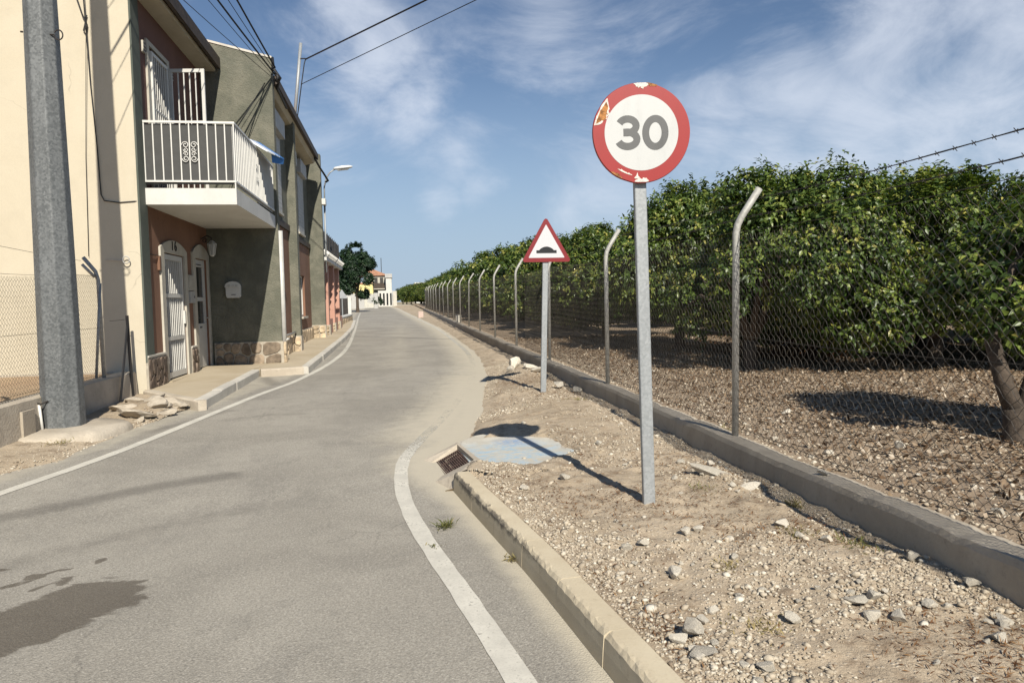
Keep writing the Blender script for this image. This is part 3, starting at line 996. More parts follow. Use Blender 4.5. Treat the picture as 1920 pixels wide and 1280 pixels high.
def crazy_stones(parent, O, Uax, Vax, Nax, w, h, n, mat, seed, gap=0.014, thick=(0.026, 0.052), stretch=1.0):
    """irregular stones set in mortar: one object each"""
    rs = random.Random(seed)
    pts = [(rs.uniform(0, w), rs.uniform(0, h)) for _ in range(n)]
    for _ in range(4):                                      # relax
        new = []
        for i, (cx, cy) in enumerate(pts):
            poly = voronoi_cell(pts, i, w, h, stretch)
            if len(poly) >= 3:
                new.append((sum(p[0] for p in poly) / len(poly), sum(p[1] for p in poly) / len(poly)))
            else:
                new.append((cx, cy))
        pts = [(0.55 * a + 0.45 * c, 0.55 * b + 0.45 * d) for (a, b), (c, d) in zip(pts, new)]
    for i in range(n):
        poly = voronoi_cell(pts, i, w, h, stretch)
        if len(poly) < 3:
            continue
        cx = sum(p[0] for p in poly) / len(poly)
        cy = sum(p[1] for p in poly) / len(poly)
        rad = max(math.hypot(p[0] - cx, p[1] - cy) for p in poly)
        if rad < gap * 2:
            continue
        sh = [(cx + (p[0] - cx) * (1 - gap / rad * 1.2), cy + (p[1] - cy) * (1 - gap / rad * 1.2)) for p in poly]
        # cut the corners so that stones read as knocked to shape
        rr = []
        for k in range(len(sh)):
            a, b, c = sh[k - 1], sh[k], sh[(k + 1) % len(sh)]
            rr.append((b[0] + (a[0] - b[0]) * .22, b[1] + (a[1] - b[1]) * .22))
            rr.append((b[0] + (c[0] - b[0]) * .22, b[1] + (c[1] - b[1]) * .22))
        t = rs.uniform(*thick)
        O_, U_, V_, N_ = map(Vector, (O, Uax, Vax, Nax))
        m_ = len(rr)
        base = [O_ + U_ * u + V_ * v - N_ * 0.01 for u, v in rr]
        mid = [O_ + U_ * u + V_ * v + N_ * t * 0.75 for u, v in rr]
        top = [O_ + U_ * (cx + (u - cx) * .86) + V_ * (cy + (v - cy) * .86) + N_ * (t + rs.uniform(-.003, .004)) for u, v in rr]
        fs = [tuple(range(2 * m_, 3 * m_))]
        for r0 in (0, m_):
            fs += [(r0 + k, r0 + (k + 1) % m_, r0 + m_ + (k + 1) % m_, r0 + m_ + k) for k in range(m_)]
        MB().add(base + mid + top, fs).build('stone', mat, parent)


def voronoi_cell(pts, i, w, h, stretch):
    poly = [(0, 0), (w, 0), (w, h), (0, h)]
    cx, cy = pts[i]
    for j, (qx, qy) in enumerate(pts):
        if j == i or not poly:
            continue
        nx, ny = (qx - cx) * stretch, (qy - cy)
        poly = clip_poly(poly, (cx + qx) / 2, (cy + qy) / 2, nx, ny)
    return poly


def roof_slab(mb, x_eave, z_eave, x_ridge, z_ridge, y0, y1, th=0.13):
    mb.add([(x_eave, y0, z_eave), (x_eave, y1, z_eave), (x_ridge, y1, z_ridge), (x_ridge, y0, z_ridge),
            (x_eave, y0, z_eave + th), (x_eave, y1, z_eave + th), (x_ridge, y1, z_ridge + th), (x_ridge, y0, z_ridge + th)],
           [(0, 1, 2, 3), (7, 6, 5, 4), (0, 4, 5, 1), (1, 5, 6, 2), (2, 6, 7, 3), (3, 7, 4, 0)])


def scroll(cx, cz, r, turns, sx, sz, plane, c, n=22):
    """a flat spiral for wrought ornament"""
    pts = []
    for k in range(n):
        t = k / (n - 1)
        a = turns * 2 * math.pi * t
        rr = r * (1 - 0.75 * t)
        u = cx + sx * rr * math.cos(a)
        v = cz + sz * rr * math.sin(a)
        pts.append((u, c, v) if plane == 'y' else (c, u, v))
    return pts


# ---------- house one: cream gable, terracotta front, balcony
FX = -3.92
H1 = tag(empty('balcony_house', (-4.5, 12.2, 0)), 'cream house with terracotta front and white railed balcony beside the steel pole', 'house')
w = MB()
# gable wall (faces the camera), side and back
GY = 12.13
poly = [(-12.2, 0.0), (FX, 0.0), (FX, 6.62), (-8.0, 8.35), (-12.2, 6.62)]
w.prism([(x, z) for x, z in poly], (0, 0, 0), (1, 0, 0), (0, 0, 1), (0, 1, 0), GY, GY + 0.22)
w.box(-12.2, -11.95, GY + 0.22, 16.28, 0, 6.62)
w.build('gable_wall', 'cream', H1)
# front wall with two doors below and a balcony door above
w = MB()
DOORS = [(13.25, 14.45, 0.05, 2.44), (15.22, 16.16, 0.05, 2.46), (12.98, 13.92, 3.42, 5.82)]
wall_holes(w, 'x', FX - 0.012, GY + 0.221, 16.29, 0.0, 3.25, DOORS[:2], 0.16, -1)
w.build('lower_front_wall', 'terracotta', H1, fix=True)
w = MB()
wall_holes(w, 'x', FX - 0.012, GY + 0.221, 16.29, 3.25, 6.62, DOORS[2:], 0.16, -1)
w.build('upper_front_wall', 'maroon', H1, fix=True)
# corner pilaster in dark green
MB().box(FX - 0.01, FX + 0.028, GY + 0.002, GY + 0.36, 0.62, 6.5).build('corner_pilaster', 'darkgreen', H1)
# white soffit, roof with dark fascia
w = MB()
w.prism([(-4.0, 6.42), (-3.60, 6.42), (-3.60, 6.50), (-4.0, 6.60)], (0, 0, 0), (1, 0, 0), (0, 0, 1), (0, 1, 0), GY - 0.20, 16.27)
w.build('soffit', 'soffit', H1)
w = MB()
roof_slab(w, -3.52, 6.53, -8.0, 8.45, GY - 0.28, 16.26)
roof_slab(w, -12.6, 6.53, -8.0, 8.45, GY - 0.28, 16.26)
rf = w.build('roof', 'tile', H1)
MB().box(-3.555, -3.49, GY - 0.30, 16.25, 6.47, 6.70).build('fascia', 'brownwood', rf)
# yard side dado of bare cement
MB().box(-12.0, -4.42, GY - 0.012, GY, 0.3, 0.50).build('cement_band', 'oldconc', H1)

# door surrounds (arched heads), doors
def arched_outline(y0, y1, z0, z1, rise, n=9):
    pts = [(y0, z0), (y1, z0), (y1, z1)]
    for k in range(1, n):
        t = k / n
        pts.append((y1 + (y0 - y1) * t, z1 + rise * max(0.0, math.sin(math.pi * t)) ** 0.8))
    pts.append((y0, z1))
    return pts


def surround(parent, y0, y1, z0, ztop, rise, hole, x, mat='surround', proud=0.035):
    """a band round an opening: two jambs and an arched head"""
    a, b, e, f = hole
    s = MB()
    N = (1, 0, 0)
    O = (x, 0, 0)
    U, V = (0, 1, 0), (0, 0, 1)
    s.prism([(y0, z0), (a, z0), (a, f), (y0, f)], O, U, V, N, 0, proud)
    s.prism([(b, z0), (y1, z0), (y1, f), (b, f)], O, U, V, N, 0, proud)
    s.prism(arched_outline(y0, y1, f + 0.0005, ztop, rise), O, U, V, N, 0, proud)
    return s.build('door_surround', mat, parent)


surround(H1, 13.06, 14.63, 0.2, 2.52, 0.16, DOORS[0], FX - 0.012)
surround(H1, 15.02, 16.27, 0.2, 2.56, 0.19, DOORS[1], FX - 0.012)
surround(H1, 12.86, 14.06, 3.42, 5.90, 0.0, DOORS[2], FX - 0.012)
# gate one: barred white security door over a dark glazed leaf
d1 = MB().box(FX - 0.15, FX - 0.11, 13.26, 14.44, 0.22, 2.43).build('front_door', 'curtain', H1)
fr = MB()
X0, X1 = FX - 0.06, FX - 0.015
for y0, y1, z0, z1 in ((13.27, 13.35, 0.24, 2.42), (14.35, 14.43, 0.24, 2.42), (13.351, 14.349, 2.33, 2.42), (13.351, 14.349, 0.24, 0.34),
                       (13.351, 14.349, 1.66, 1.73), (13.351, 14.349, 0.90, 0.97)):
    fr.box(X0, X1, y0, y1, z0, z1)
sg = fr.build('security_gate', 'white', H1)
for k in range(9):
    y = 13.35 + 1.0 * (k + 0.5) / 9
    for z0, z1 in ((0.345, 0.895), (0.975, 1.655), (1.735, 2.325)):
        MB().box(X0 + 0.012, X1 - 0.012, y - 0.011, y + 0.011, z0, z1).build('bar', 'white', sg)
MB().box(X1, X1 + 0.03, 14.36, 14.42, 1.18, 1.42).build('lock', 'white', sg)
for z in (0.5, 1.5, 2.2):
    MB().box(X1 + 0.001, X1 + 0.02, 13.275, 13.33, z, z + 0.12).build('hinge', 'white', sg)
MB().box(FX - 0.2, FX + 0.10, 13.1, 14.6, 0.0, 0.215).build('door_step', 'pavement', H1)
# door two: white panel door with two dark panes
fr = MB()
X0, X1 = FX - 0.10, FX - 0.05
for y0, y1, z0, z1 in ((15.23, 15.34, 0.24, 2.45), (16.03, 16.15, 0.24, 2.45), (15.341, 16.029, 2.30, 2.45), (15.341, 16.029, 1.60, 1.68), (15.341, 16.029, 0.24, 1.14)):
    fr.box(X0, X1, y0, y1, z0, z1)
d2 = fr.build('panel_door', 'white', H1)
MB().box(X0 + 0.015, X0 + 0.025, 15.342, 16.028, 1.681, 2.299).build('pane', 'glass', d2)
MB().box(X0 + 0.015, X0 + 0.025, 15.342, 16.028, 1.141, 1.599).build('pane', 'glass', d2)
MB().box(X1, X1 + 0.012, 15.5, 15.86, 2.335, 2.352).build('vent_slot', 'curtain', d2)
MB().tube([(X1, 16.09, 1.25), (X1 + 0.05, 16.09, 1.25), (X1 + 0.05, 16.0, 1.25)], 0.012, 6).build('door_handle', 'alu', d2)
MB().box(X1, X1 + 0.01, 15.62, 15.76, 1.05, 1.075).build('letter_slot', 'curtain', d2)
MB().box(FX - 0.2, FX + 0.06, 15.0, 16.27, 0.0, 0.225).build('door_step', 'pavement', H1)
# meter boxes between the doors, slats below a cover
mbx = MB().box(FX - 0.012, FX + 0.03, 14.66, 15.0, 1.80, 2.10).build('meter_box', 'surround', H1)
for k in range(4):
    MB().box(FX + 0.0305, FX + 0.036, 14.68, 14.98, 1.83 + k * 0.068, 1.87 + k * 0.068).build('louvre', 'surround', mbx)
mbx = MB().box(FX - 0.012, FX + 0.045, 14.68, 14.99, 1.56, 1.785).build('meter_box', 'lightgrey', H1)
MB().box(FX + 0.0455, FX + 0.05, 14.92, 14.96, 1.66, 1.70).build('keyhole', 'black', mbx)
# wrought iron number over the gate: 1 6
MB().box(FX + 0.024, FX + 0.036, 13.70, 13.725, 2.50, 2.66).build('house_number', 'iron', H1)
six = [(FX + 0.03, 13.915, 2.665), (FX + 0.03, 13.875, 2.63), (FX + 0.03, 13.853, 2.57)]
six += [(FX + 0.03, 13.90 + 0.047 * math.cos(a), 2.55 + 0.047 * math.sin(a)) for a in [math.pi + 2 * math.pi * k / 12 for k in range(13)]]
MB().tube(six, 0.011, 5).build('house_number', 'iron', H1)
# cable bracket left of the gate
MB().tube([(FX + 0.005, 12.5, 2.36), (FX + 0.01, 12.98, 2.36)], 0.008, 5).build('conduit', 'iron', H1)
MB().box(FX - 0.01, FX + 0.03, 12.96, 13.04, 2.12, 2.36).build('junction_box', 'terracotta', H1)
# stone plinth either side of the gate
for y0, y1, nst, sd in ((GY + 0.005, 13.055, 11, 3), (14.635, 15.015, 6, 5)):
    pl = MB().box(FX - 0.011, FX + 0.035, y0, y1, 0.0, 0.70).build('plinth', 'mortar', H1)
    crazy_stones(pl, (FX + 0.035, y0 + 0.01, 0.16), (0, 1, 0), (0, 0, 1), (1, 0, 0), y1 - y0 - 0.02, 0.52, nst, 'stone_dark', sd, 0.012, (0.016, 0.04), 1.6)
    MB().box(FX - 0.011, FX + 0.05, y0, y1, 0.701, 0.73).build('coping', 'greykerb', pl)
# balcony
BX = -2.50
bal = MB().box(FX - 0.01, BX, 12.42, 16.27, 3.14, 3.40).build('balcony_slab', 'whitewall', H1)
bal2 = empty('balcony_railing', (-3.2, 14.3, 3.4)); bal2.parent = H1
bal2.matrix_parent_inverse = Matrix.Translation(-Vector(H1.location))


def childrail(name, mb, mat):
    o = mb.build(name, mat, None)
    o.parent = bal2
    o.matrix_parent_inverse = (Matrix.Translation(bal2.location)).inverted()
    return o


rl = MB()
rl.box(FX + 0.02, BX - 0.0, 12.44, 12.47, 4.44, 4.475)
rl.box(FX + 0.02, BX - 0.0, 12.44, 12.47, 3.50, 3.53)
rl.box(BX - 0.03, BX + 0.002, 12.471, 16.25, 4.442, 4.473)
rl.box(BX - 0.03, BX + 0.002, 12.471, 16.25, 3.502, 3.528)
childrail('handrail', rl, 'white')
for k in range(11):
    x = FX + 0.035 + (BX - FX - 0.05) * k / 10
    childrail('baluster', MB().box(x - 0.009, x + 0.009, 12.446, 12.464, 3.53 if k < 10 else 3.405, 4.44), 'white')
nb = 27
for k in range(1, nb + 1):
    y = 12.46 + (16.22 - 12.46) * k / nb
    childrail('baluster', MB().box(BX - 0.023, BX - 0.005, y - 0.009, y + 0.009, 3.528, 4.442), 'white')
pn = MB().box(FX + 0.03, BX - 0.05, 12.475, 12.482, 3.47, 4.43)
childrail('screen_cloth', pn, 'grey')
pn = MB().box(BX - 0.05, BX - 0.043, 12.485, 16.24, 3.47, 4.43)
childrail('screen_cloth', pn, 'lightgrey')
sc = MB()
cxs = FX + 0.035 + (BX - FX - 0.05) * 0.5
for sx in (-1, 1):
    for sz in (-1, 1):
        sc.tube(scroll(cxs + sx * 0.065, 3.985 + sz * 0.11, 0.055, 1.4, sx, sz, 'y', 12.45), 0.007, 5)
        sc.tube(scroll(cxs + sx * 0.06, 3.985 + sz * 0.035, 0.038, 1.3, sx, -sz, 'y', 12.45), 0.006, 5)
childrail('scroll_ornament', sc, 'white')
sc = MB()
for sx in (-1, 1):
    for sz in (-1, 1):
        sc.tube(scroll(14.4 + sx * 0.065, 3.985 + sz * 0.11, 0.055, 1.4, sx, sz, 'x', BX - 0.012), 0.007, 5)
childrail('scroll_ornament', sc, 'white')
# balcony door: closed grille leaf, glass behind, and the other leaf swung open
gl = MB().box(FX - 0.15, FX - 0.12, 12.99, 13.91, 3.43, 5.81).build('balcony_door', 'glass', H1)


def grille_leaf(p0, p1, z0, z1, nb, parent, name):
    """barred leaf between two plan points"""
    a, b = Vector(p0), Vector(p1)
    t = (b - a).normalized()
    n_ = Vector((-t.y, t.x, 0)) * 0.017
    fr = MB()

    def bar(mb, u0, u1, za, zb, th=1.0):
        L_ = (b - a).length
        q = []
        for zz in (za, zb):
            for uu, s in ((u0, -th), (u1, -th), (u1, th), (u0, th)):
                q.append(a + t * uu + n_ * s + Vector((0, 0, zz)))
        mb.add(q, [(0, 3, 2, 1), (4, 5, 6, 7), (0, 1, 5, 4), (1, 2, 6, 5), (2, 3, 7, 6), (3, 0, 4, 7)])
    L_ = (b - a).length
    bar(fr, 0, 0.055, z0, z1)
    bar(fr, L_ - 0.055, L_, z0, z1)
    bar(fr, 0.0555, L_ - 0.0555, z1 - 0.06, z1)
    bar(fr, 0.0555, L_ - 0.0555, z0, z0 + 0.05)
    zm = z0 + (z1 - z0) * 0.60
    bar(fr, 0.0555, L_ - 0.0555, zm - 0.012, zm + 0.012, 0.4)
    lf = fr.build(name, 'white', parent)
    for k in range(nb):
        u = 0.055 + (L_ - 0.11) * (k + 1) / (nb + 1)
        for za, zb in ((z0 + 0.0505, zm - 0.0125), (zm + 0.0125, z1 - 0.0605)):
            m2 = MB()
            bar(m2, u - 0.009, u + 0.009, za, zb, 0.5)
            m2.build('bar', 'white', lf)
    return lf


grille_leaf((FX + 0.035, 13.0, 0), (FX + 0.035, 13.86, 0), 3.43, 5.74, 6, H1, 'grille_leaf')
grille_leaf((FX + 0.04, 13.95, 0), (FX + 0.66, 13.88, 0), 3.43, 5.74, 4, H1, 'grille_leaf')
for y in (12.72, 14.2):
    lt = MB().box(FX - 0.01, FX + 0.03, y - 0.06, y + 0.06, 5.62, 5.80).build('vent_grille', 'surround', H1)
    for k in range(3):
        MB().box(FX + 0.0305, FX + 0.036, y - 0.05, y + 0.05, 5.64 + k * 0.055, 5.67 + k * 0.055).build('louvre', 'curtain', lt)

# ---------- terrace two: green party walls and shuttered windows
H2 = tag(empty('green_terrace', (-3.0, 16.5, 0)), 'green rendered terrace with projecting party walls and roller shutters', 'house')
HX = -2.46
Y2, Y3 = 16.30, 26.0
w = MB()
w.prism([(-11.5, 0), (HX, 0), (HX, 6.74), (-3.9, 7.06), (-7.2, 7.85), (-11.5, 6.8)], (0, 0, 0), (1, 0, 0), (0, 0, 1), (0, 1, 0), Y2, Y2 + 0.26)
pw = w.build('party_wall', 'green', H2)
w = MB()
w.prism([(-11.5, 6.8), (-7.2, 7.85), (HX + 0.01, 6.74), (HX + 0.01, 6.785), (-7.2, 7.895), (-11.5, 6.845)], (0, 0, 0), (1, 0, 0), (0, 0, 1), (0, 1, 0), Y2 - 0.015, Y2 + 0.275)
w.build('coping', 'greykerb', pw)
pl = MB().box(-3.86, HX + 0.02, Y2 - 0.03, Y2, 0.0, 0.70).build('plinth', 'mortar', H2)
crazy_stones(pl, (-3.84, Y2 - 0.03, 0.19), (1, 0, 0), (0, 0, 1), (0, -1, 0), 1.37, 0.51, 12, 'stone_mid', 12, 0.022, (0.02, 0.05), 0.8)
pl = MB().box(HX + 0.001, HX + 0.03, Y2 - 0.029, Y2 + 0.28, 0.0, 0.699).build('plinth', 'mortar', H2)
crazy_stones(pl, (HX + 0.03, Y2 - 0.02, 0.19), (0, 1, 0), (0, 0, 1), (1, 0, 0), 0.29, 0.5, 3, 'stone_pale', 4, 0.012)
# two bays
BAYS = [(Y2 + 0.26, 19.75, -2.72), (20.10, Y3, -2.90)]
for bi, (ya, yb, bx) in enumerate(BAYS):
    holes = [(ya + 0.75, ya + 1.75, 0.05, 2.45), (ya + 0.55, ya + 1.95, 3.72, 5.55)]
    if bi == 1:
        holes += [(ya + 3.1, ya + 4.2, 1.1, 2.4), (ya + 3.0, ya + 4.3, 3.72, 5.55)]
    w = MB()
    wall_holes(w, 'x', bx, ya, yb, 0.0, 3.5, [h_ for h_ in holes if h_[3] < 3.5], 0.15, -1)
    w.build('lower_front', 'terracotta', H2)
    w = MB()
    wall_holes(w, 'x', bx, ya, yb, 3.5, 6.6, [h_ for h_ in holes if h_[3] > 3.5], 0.15, -1)
    w.build('upper_front', 'green', H2)
    MB().box(bx, bx + 0.05, ya, yb, 3.40, 3.56).build('floor_band', 'brownwood', H2)
    for a, b_, e, f in holes:
        if e < 1.0:
            dr = MB().box(bx - 0.13, bx - 0.09, a + 0.01, b_ - 0.01, 0.2, f - 0.01).build('front_door', 'curtain', H2)
            MB().box(bx - 0.089, bx - 0.06, a + 0.2, b_ - 0.2, 1.35, 1.95).build('door_glass', 'lightgrey', dr)
            MB().tube([(bx - 0.08, b_ - 0.12, 1.2), (bx - 0.02, b_ - 0.12, 1.2)], 0.02, 6).build('door_handle', 'alu', dr)
            surround(H2, a - 0.16, b_ + 0.16, 0.2, f + 0.1, 0.18, (a, b_, e, f), bx, 'surround', 0.04)
        else:
            wn = MB()
            for q in ((a, a + 0.06, e, f), (b_ - 0.06, b_, e, f), (a + 0.0605, b_ - 0.0605, f - 0.06, f), (a + 0.0605, b_ - 0.0605, e, e + 0.06)):
                wn.box(bx - 0.12, bx - 0.07, *q)
            wf = wn.build('window_frame', 'white', H2)
            MB().box(bx - 0.10, bx - 0.09, a + 0.061, b_ - 0.061, e + 0.061, f - 0.061).build('pane', 'glass', wf)
            if e > 3:
                MB().box(bx + 0.001, bx + 0.17, a - 0.08, b_ + 0.08, f - 0.02, f + 0.38).build('shutter_box', 'lightgrey', H2)
                sh = empty('roller_shutter', (bx, a, e)); sh.parent = H2
                sh.matrix_parent_inverse = Matrix.Translation(-Vector(H2.location))
                ns = 16
                for k in range(ns):
                    z0 = e + (f - 0.03 - e) * k / ns
                    o = MB().box(bx + 0.03, bx + 0.05, a - 0.02, b_ + 0.02, z0 + 0.004, z0 + (f - 0.03 - e) / ns - 0.004).build('slat', 'lightgrey', None)
                    o.parent = sh
                    o.matrix_parent_inverse = Matrix.Translation(-Vector((bx, a, e)))
            MB().box(bx + 0.001, bx + 0.08, a - 0.06, b_ + 0.06, e - 0.06, e - 0.001).build('sill', 'surround', H2)
    pl = MB().box(bx + 0.001, bx + 0.03, ya, ya + 0.58, 0.0, 0.69).build('plinth', 'mortar', H2)
    crazy_stones(pl, (bx + 0.03, ya + 0.02, 0.2), (0, 1, 0), (0, 0, 1), (1, 0, 0), 0.54, 0.48, 4, 'stone_pale', 20 + bi, 0.014)
    pl = MB().box(bx + 0.001, bx + 0.03, ya + 1.92, yb - 0.01, 0.0, 0.69).build('plinth', 'mortar', H2)
    crazy_stones(pl, (bx + 0.03, ya + 1.94, 0.2), (0, 1, 0), (0, 0, 1), (1, 0, 0), yb - ya - 1.98, 0.48, 6 + 8 * bi, 'stone_pale', 30 + bi, 0.014)
# middle pilaster and end fin
MB().box(-2.92, -2.50, 19.75, 20.10, 0.0, 6.5).build('pilaster', 'green', H2)
pl = MB().box(-2.80, -2.48, 19.72, 20.12, 0.0, 0.66).build('plinth', 'mortar', H2)
crazy_stones(pl, (-2.79, 19.72, 0.2), (1, 0, 0), (0, 0, 1), (0, -1, 0), 0.30, 0.44, 3, 'stone_pale', 41, 0.012)
w = MB()
w.prism([(-11.5, 0), (-2.43, 0), (-2.43, 6.66), (-3.9, 7.0), (-7.2, 7.8), (-11.5, 6.8)], (0, 0, 0), (1, 0, 0), (0, 0, 1), (0, 1, 0), Y3, Y3 + 0.30)
w.build('party_wall', 'green', H2)
pl = MB().box(-2.90, -2.41, Y3 - 0.03, Y3, 0.0, 0.75).build('plinth', 'mortar', H2)
crazy_stones(pl, (-2.88, Y3 - 0.03, 0.22), (1, 0, 0), (0, 0, 1), (0, -1, 0), 0.45, 0.52, 5, 'stone_pale', 51, 0.016)
# roof
w = MB()
roof_slab(w, -2.44, 6.33, -7.2, 7.5, Y2 + 0.275, Y3 - 0.9)
roof_slab(w, -11.9, 6.4, -7.2, 7.5, Y2 + 0.275, Y3 - 0.9)
roof_slab(w, -2.75, 6.33 + 0.08, -7.2, 7.5, Y3 - 0.899, Y3 - 0.005)
rf = w.build('roof', 'tile', H2)
MB().box(-2.47, -2.39, Y2 + 0.265, Y3 - 0.95, 6.28, 6.46).build('fascia', 'brownwood', rf)
w = MB()
w.prism([(-2.9, 6.10), (-2.56, 6.17), (-2.48, 6.275), (-2.9, 6.33)], (0, 0, 0), (1, 0, 0), (0, 0, 1), (0, 1, 0), Y2 + 0.28, Y3 - 0.9)
w.build('soffit', 'soffit', H2)
# downpipes
MB().tube([(-2.55, 16.78, 6.2), (-2.55, 16.78, 0.2)], 0.055, 10).build('downpipe', 'alu', H2, True)
MB().tube([(-2.44, 16.42, 3.1), (-2.44, 16.42, 0.15)], 0.06, 10).build('downpipe', 'alu', H2, True)
w = MB()
w.tube([(-2.40, Y2 + 0.10, 0.72), (-2.36, Y2 + 0.3, 0.73), (-2.62, 17.2, 0.745), (-2.62, 19.7, 0.76)], 0.022, 6)
w.build('handrail_pipe', 'white', H2, True)

# ---------- house three: pink porch with tiled canopy and dark terrace railing
H3 = tag(empty('pink_porch_house', (-4.0, 27, 0)), 'pink house with porch columns, white tiled canopy and dark roof terrace railing', 'house')
PX = -2.45
MB().box(-9, -4.3, 26.32, 34.2, 0, 3.1).build('wall', 'pink', H3)
for k, y in enumerate((27.6, 30.2, 32.8)):
    c_ = MB().box(PX - 0.32, PX, y, y + 0.42, 0.7, 3.02).build('column', 'pink', H3)
    MB().box(PX - 0.36, PX + 0.04, y - 0.04, y + 0.46, 0.0, 0.70).build('column_base', 'mortar', c_)
    crazy_stones(c_, (PX - 0.34, y - 0.04, 0.25), (1, 0, 0), (0, 0, 1), (0, -1, 0), 0.36, 0.42, 3, 'stone_pale', 60 + k, 0.014)
    pl = MB().box(PX - 0.20, PX - 0.04, y + 0.5, y + 2.1, 0.0, 0.9).build('parapet', 'pink', H3)
for y in (28.02, 30.62):
    for k in range(6):
        MB().box(PX - 0.22, PX - 0.18, y + 0.1 + k * 0.38, y + 0.13 + k * 0.38, 0.9, 2.9).build('grille_bar', 'iron', H3)
MB().box(-4.5, PX + 0.10, 26.35, 34.1, 3.02, 3.14).build('canopy_slab', 'whitewall', H3)
for k in range(20):
    y = 26.5 + k * 0.385
    MB().tube([(PX + 0.16, y, 3.22), (PX - 0.02, y, 3.36)], 0.10, 6).build('roof_tile', 'whitewall', H3)
MB().box(-5.0, PX - 0.0, 26.33, 34.0, 3.14, 3.40).build('terrace_floor', 'whitewall', H3)
tr = MB().box(PX - 0.05, PX - 0.02, 26.4, 33.6, 3.45, 4.10).build('terrace_screen', 'iron', H3)
for k in range(10):
    MB().box(PX - 0.015, PX + 0.01, 26.5 + k * 0.78, 26.53 + k * 0.78, 3.36, 4.14).build('rail_post', 'iron', tr)
MB().box(-9, -4.3, 26.33, 34.0, 3.37, 3.5).build('upper_wall', 'whitewall', H3)

# ---------- mail box on the green wall
mlb = tag(empty('mail_box', (-3.42, Y2 - 0.02, 1.66)), 'white metal mail box with arched top on the green wall', 'mail box')
out = [(-0.15, 0.04), (-0.125, 0), (0.125, 0), (0.15, 0.04), (0.155, 0.24)] + [(0.155 * math.cos(a), 0.24 + 0.10 * math.sin(a)) for a in [math.pi * k / 8 for k in range(1, 8)]] + [(-0.155, 0.24)]
MB().prism(out, (-3.42, Y2 - 0.001, 1.66), (1, 0, 0), (0, 0, 1), (0, -1, 0), 0, 0.09).build('box_body', 'white', mlb, bevel=0.006)
lid = [(-0.165, 0.225), (0.165, 0.225), (0.165, 0.25)] + [(0.165 * math.cos(a), 0.25 + 0.105 * math.sin(a)) for a in [math.pi * k / 8 for k in range(1, 8)]] + [(-0.165, 0.25)]
MB().prism(lid, (-3.42, Y2 - 0.0915, 1.66), (1, 0, 0), (0, 0, 1), (0, -1, 0), 0, 0.02).build('flap', 'white', mlb, bevel=0.004)
MB().box(-3.46, -3.37, Y2 - 0.094, Y2 - 0.0915, 1.72, 1.735).build('slot', 'black', mlb)
sc = MB()
for sx in (-1, 0, 1):
    sc.tube(scroll(-3.42 + sx * 0.075, 1.915, 0.028, 1.2, 1, 1, 'y', Y2 - 0.115), 0.004, 4)
sc.build('scroll_relief', 'lightgrey', mlb)

# ---------- wall lantern by the second door
ln = tag(empty('wall_lantern', (FX, 15.75, 2.7)), 'white wall lantern on scroll bracket above the panel door', 'lantern')
b_ = MB()
b_.tube([(FX, 15.8, 2.88), (FX + 0.12, 15.8, 2.95), (FX + 0.20, 15.8, 2.90), (FX + 0.21, 15.8, 2.84)], 0.013, 6)
b_.tube(scroll(FX + 0.07, 2.84, 0.05, 1.3, 1, 1, 'y', 15.8), 0.009, 5)
b_.build('bracket', 'iron', ln)
b_ = MB()
for k in range(6):
    a = math.pi * 2 * k / 6
    b_.tube([(FX + 0.21 + 0.05 * math.cos(a), 15.8 + 0.05 * math.sin(a), 2.55), (FX + 0.21 + 0.085 * math.cos(a), 15.8 + 0.085 * math.sin(a), 2.77)], 0.008, 4)
b_.tube([(FX + 0.21, 15.8, 2.77), (FX + 0.21, 15.8, 2.79), (FX + 0.21, 15.8, 2.85)], [0.105, 0.09, 0.02], 6)
b_.tube([(FX + 0.21, 15.8, 2.55), (FX + 0.21, 15.8, 2.52)], [0.055, 0.03], 6)
b_.build('frame', 'white', ln)
MB().tube([(FX + 0.21, 15.8, 2.555), (FX + 0.21, 15.8, 2.765)], [0.042, 0.076], 6).build('glass', 'lens', ln)

# ---------- blue and white canvas slung over the balcony rail
cv = tag(empty('canvas_awning', (-2.5, 15.0, 4.4)), 'blue and white striped canvas slung over the balcony rail', 'awning')
N1, N2, F1, F2 = map(Vector, ((-2.71, 14.3, 4.64), (-2.30, 14.35, 4.40), (-2.63, 15.5, 4.80), (-2.16, 15.5, 4.48)))
ts = [0, .44, .54, .60, .66, .72, 1.0]
for i in range(6):
    a, b_ = ts[i], ts[i + 1]
    lo0, lo1 = N1.lerp(F1, a), N1.lerp(F1, b_)
    hi0, hi1 = N2.lerp(F2, a), N2.lerp(F2, b_)
    m_ = MB()
    dn = Vector((0, 0, -0.02))
    vs = [lo0, hi0, hi1, lo1, lo0 + dn, hi0 + dn, hi1 + dn, lo1 + dn]
    m_.add(vs, [(0, 1, 2, 3), (7, 6, 5, 4), (0, 4, 5, 1), (1, 5, 6, 2), (2, 6, 7, 3), (3, 7, 4, 0)])
    m_.build('stripe', 'blueawn' if i % 2 else 'whiteawn', cv)
MB().add([N2 + Vector((0, .45, .03)), F2 + Vector((0, 0, -.02)), F2 + Vector((-.02, 0, -.12)), N2 + Vector((0.0, .5, -.13))], [(0, 1, 2, 3)]).build('valance', 'blueawn', cv)
MB().tube([(-2.62, 15.1, 3.41), (-2.55, 15.1, 4.53)], 0.018, 6).build('pole', 'white', cv)
print('houses done')


